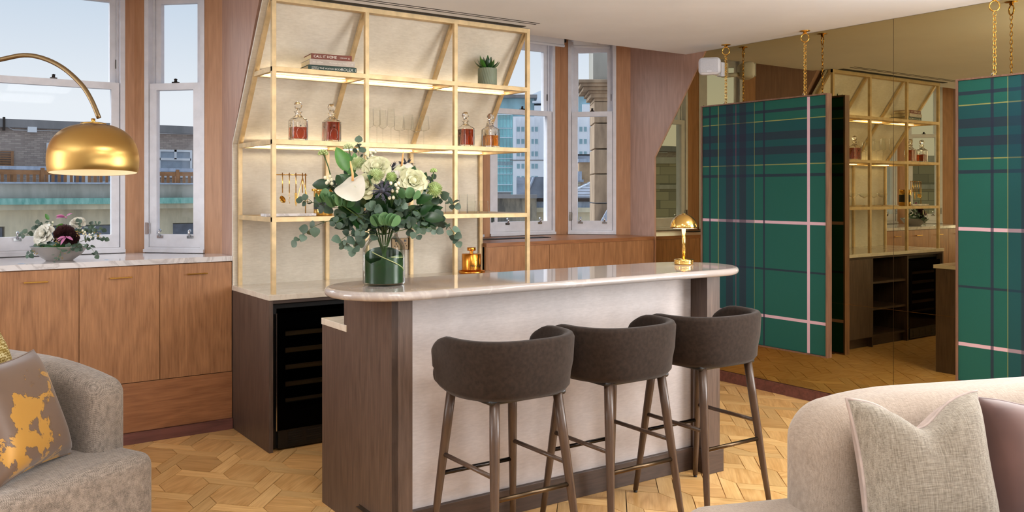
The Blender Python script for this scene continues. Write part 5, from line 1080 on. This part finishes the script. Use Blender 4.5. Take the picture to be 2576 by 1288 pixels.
MB().prism([(qx(1320), qz(505)), (qx(1345), qz(445)), (qx(1420), qz(445)), (qx(1420), qz(505))], -.1, 0, 'y').build('gable', 'slate', rf); MB().tube([(qx(1318), -.15, qz(505)), (qx(1343), -.15, qz(445))], .06, 6).build('verge', 'lead', rf)
D2 = 26.0; o2 = at(1400, YH, d=D2); lw_ = thing('low_annex', 'low hipped annex roof with stone wall under the narrow window view', 'building', (o2.x, o2.y, -8), -TH); k2 = D2/F_PX
def sx_(x): return (x-1400)*k2
def sz_(y): return 1.52+(YH-y)*k2+8
MB().add([(sx_(1425), 0, sz_(498)), (sx_(1570), 0, sz_(498)), (sx_(1570), 2.2, sz_(430)), (sx_(1505), 2.2, sz_(452)), (sx_(1425), 2.4, sz_(490))], [(0, 1, 2, 3, 4)]).build('hip_roof', 'slate', lw_)
MB().tube([(sx_(1430), -.03, sz_(486)), (sx_(1520), 2, sz_(450))], .03, 6).build('hip_flashing', 'tower_fin', lw_)
for k in range(6): MB().box(sx_(1428), sx_(1570), -.04+k*.28, .0+k*.28, sz_(497-k*7.2), sz_(495.5-k*7.2)).build('slate_course', 'coping', lw_)
MB().box(sx_(1300), sx_(1570), -.2, 0, sz_(507), sz_(498)).build('eaves_gutter', 'steel_dark', lw_); MB().box(sx_(1300), sx_(1570), -.1, .3, sz_(522), sz_(507)).build('lead_box', 'lead', lw_); MB().box(sx_(1300), sx_(1570), -.5, .3, sz_(533), sz_(522)).build('cornice', 'stone_buff', lw_); MB().box(sx_(1150), sx_(1570), -.3, .3, 0, sz_(533)).build('wall', 'stone_buff', lw_)
MB().box(sx_(1231), sx_(1347), -1.2, -.3, 0, sz_(498)).build('stained_block', 'stain_stone', lw_); MB().box(sx_(1230), sx_(1348), -1.35, -.3, sz_(498), sz_(489)).build('block_cap', 'coping', lw_)
# stone pier close outside, with a moulded cornice
D3 = 10.2; o3 = at(1496, YH, d=D3); pr = thing('stone_pier', 'weathered sandstone pier with a moulded cornice just outside the narrow window', 'pier', (o3.x, o3.y, -4), -TH); k3 = D3/F_PX
def pz(y): return 1.52+(YH-y)*k3+4
def pxx(x): return (x-1496)*k3
mwash('sandstone', (178, 154, 128), (140, 120, 100), 2.5)
zs_ = [0, pz(585), pz(512), pz(438), pz(375), pz(310), pz(255)]
for a, b_ in zip(zs_, zs_[1:]): MB().box(pxx(1495), pxx(1600), 0, .6, a+.008, b_-.004, .008).build('stone_block', 'sandstone', pr)
for (dx, ya, yb_) in ((0, 255, 246), (10, 246, 236), (16, 236, 229), (30, 229, 221), (38, 221, 213), (44, 213, 205)): MB().box(pxx(1495-dx), pxx(1600), -dx*k3, .6, pz(ya), pz(yb_), .006).build('cornice_course', 'sandstone', pr)
MB().box(pxx(1493), pxx(1600), .05, .6, pz(205), pz(60)).build('upper_shaft', 'stone_grey', pr); MB().prism([(pxx(1490), pz(590)), (pxx(1540), pz(500)), (pxx(1545), pz(590))], -.12, -.06, 'y').build('lead_flashing', 'lead', pr)
# stone wall seen only in the mirror, and the ground far below
sw = thing('stone_gable', 'coursed stone wall of the neighbouring building seen in the bronze mirror', 'building', (-13, 21, -6), math.radians(44)); zg = 0
m, nt, b = newmat('coursed_stone'); bt = nt.nodes.new('ShaderNodeTexBrick'); nt.links.new(tc(nt, (1, 1, 1), (PI/2, 0, 0)), bt.inputs['Vector'])
for nm, c_ in (('Color1', (176, 170, 146)), ('Color2', (136, 132, 116)), ('Mortar', (120, 116, 102))): bt.inputs[nm].default_value = (*lin(c_), 1)
bt.inputs['Scale'].default_value = 1; bt.inputs['Brick Width'].default_value = .62; bt.inputs['Row Height'].default_value = .30; bt.inputs['Mortar Size'].default_value = .01; nt.links.new(bt.outputs['Color'], b.inputs['Base Color']); b.inputs['Roughness'].default_value = .9
MB().box(-9, 9, 0, .6, 0, 8.5).build('wall', 'coursed_stone', sw); MB().box(-9, 9, -.15, .7, 8.5, 8.72).build('coping', 'stone_grey', sw); MB().box(-9, 9, -.06, .1, 7.6, 7.75).build('string_course', 'stone_grey', sw)
struct(MB().box(-150, 250, 6.9, 250, -20.3, -20).build('ground', 'coping'))
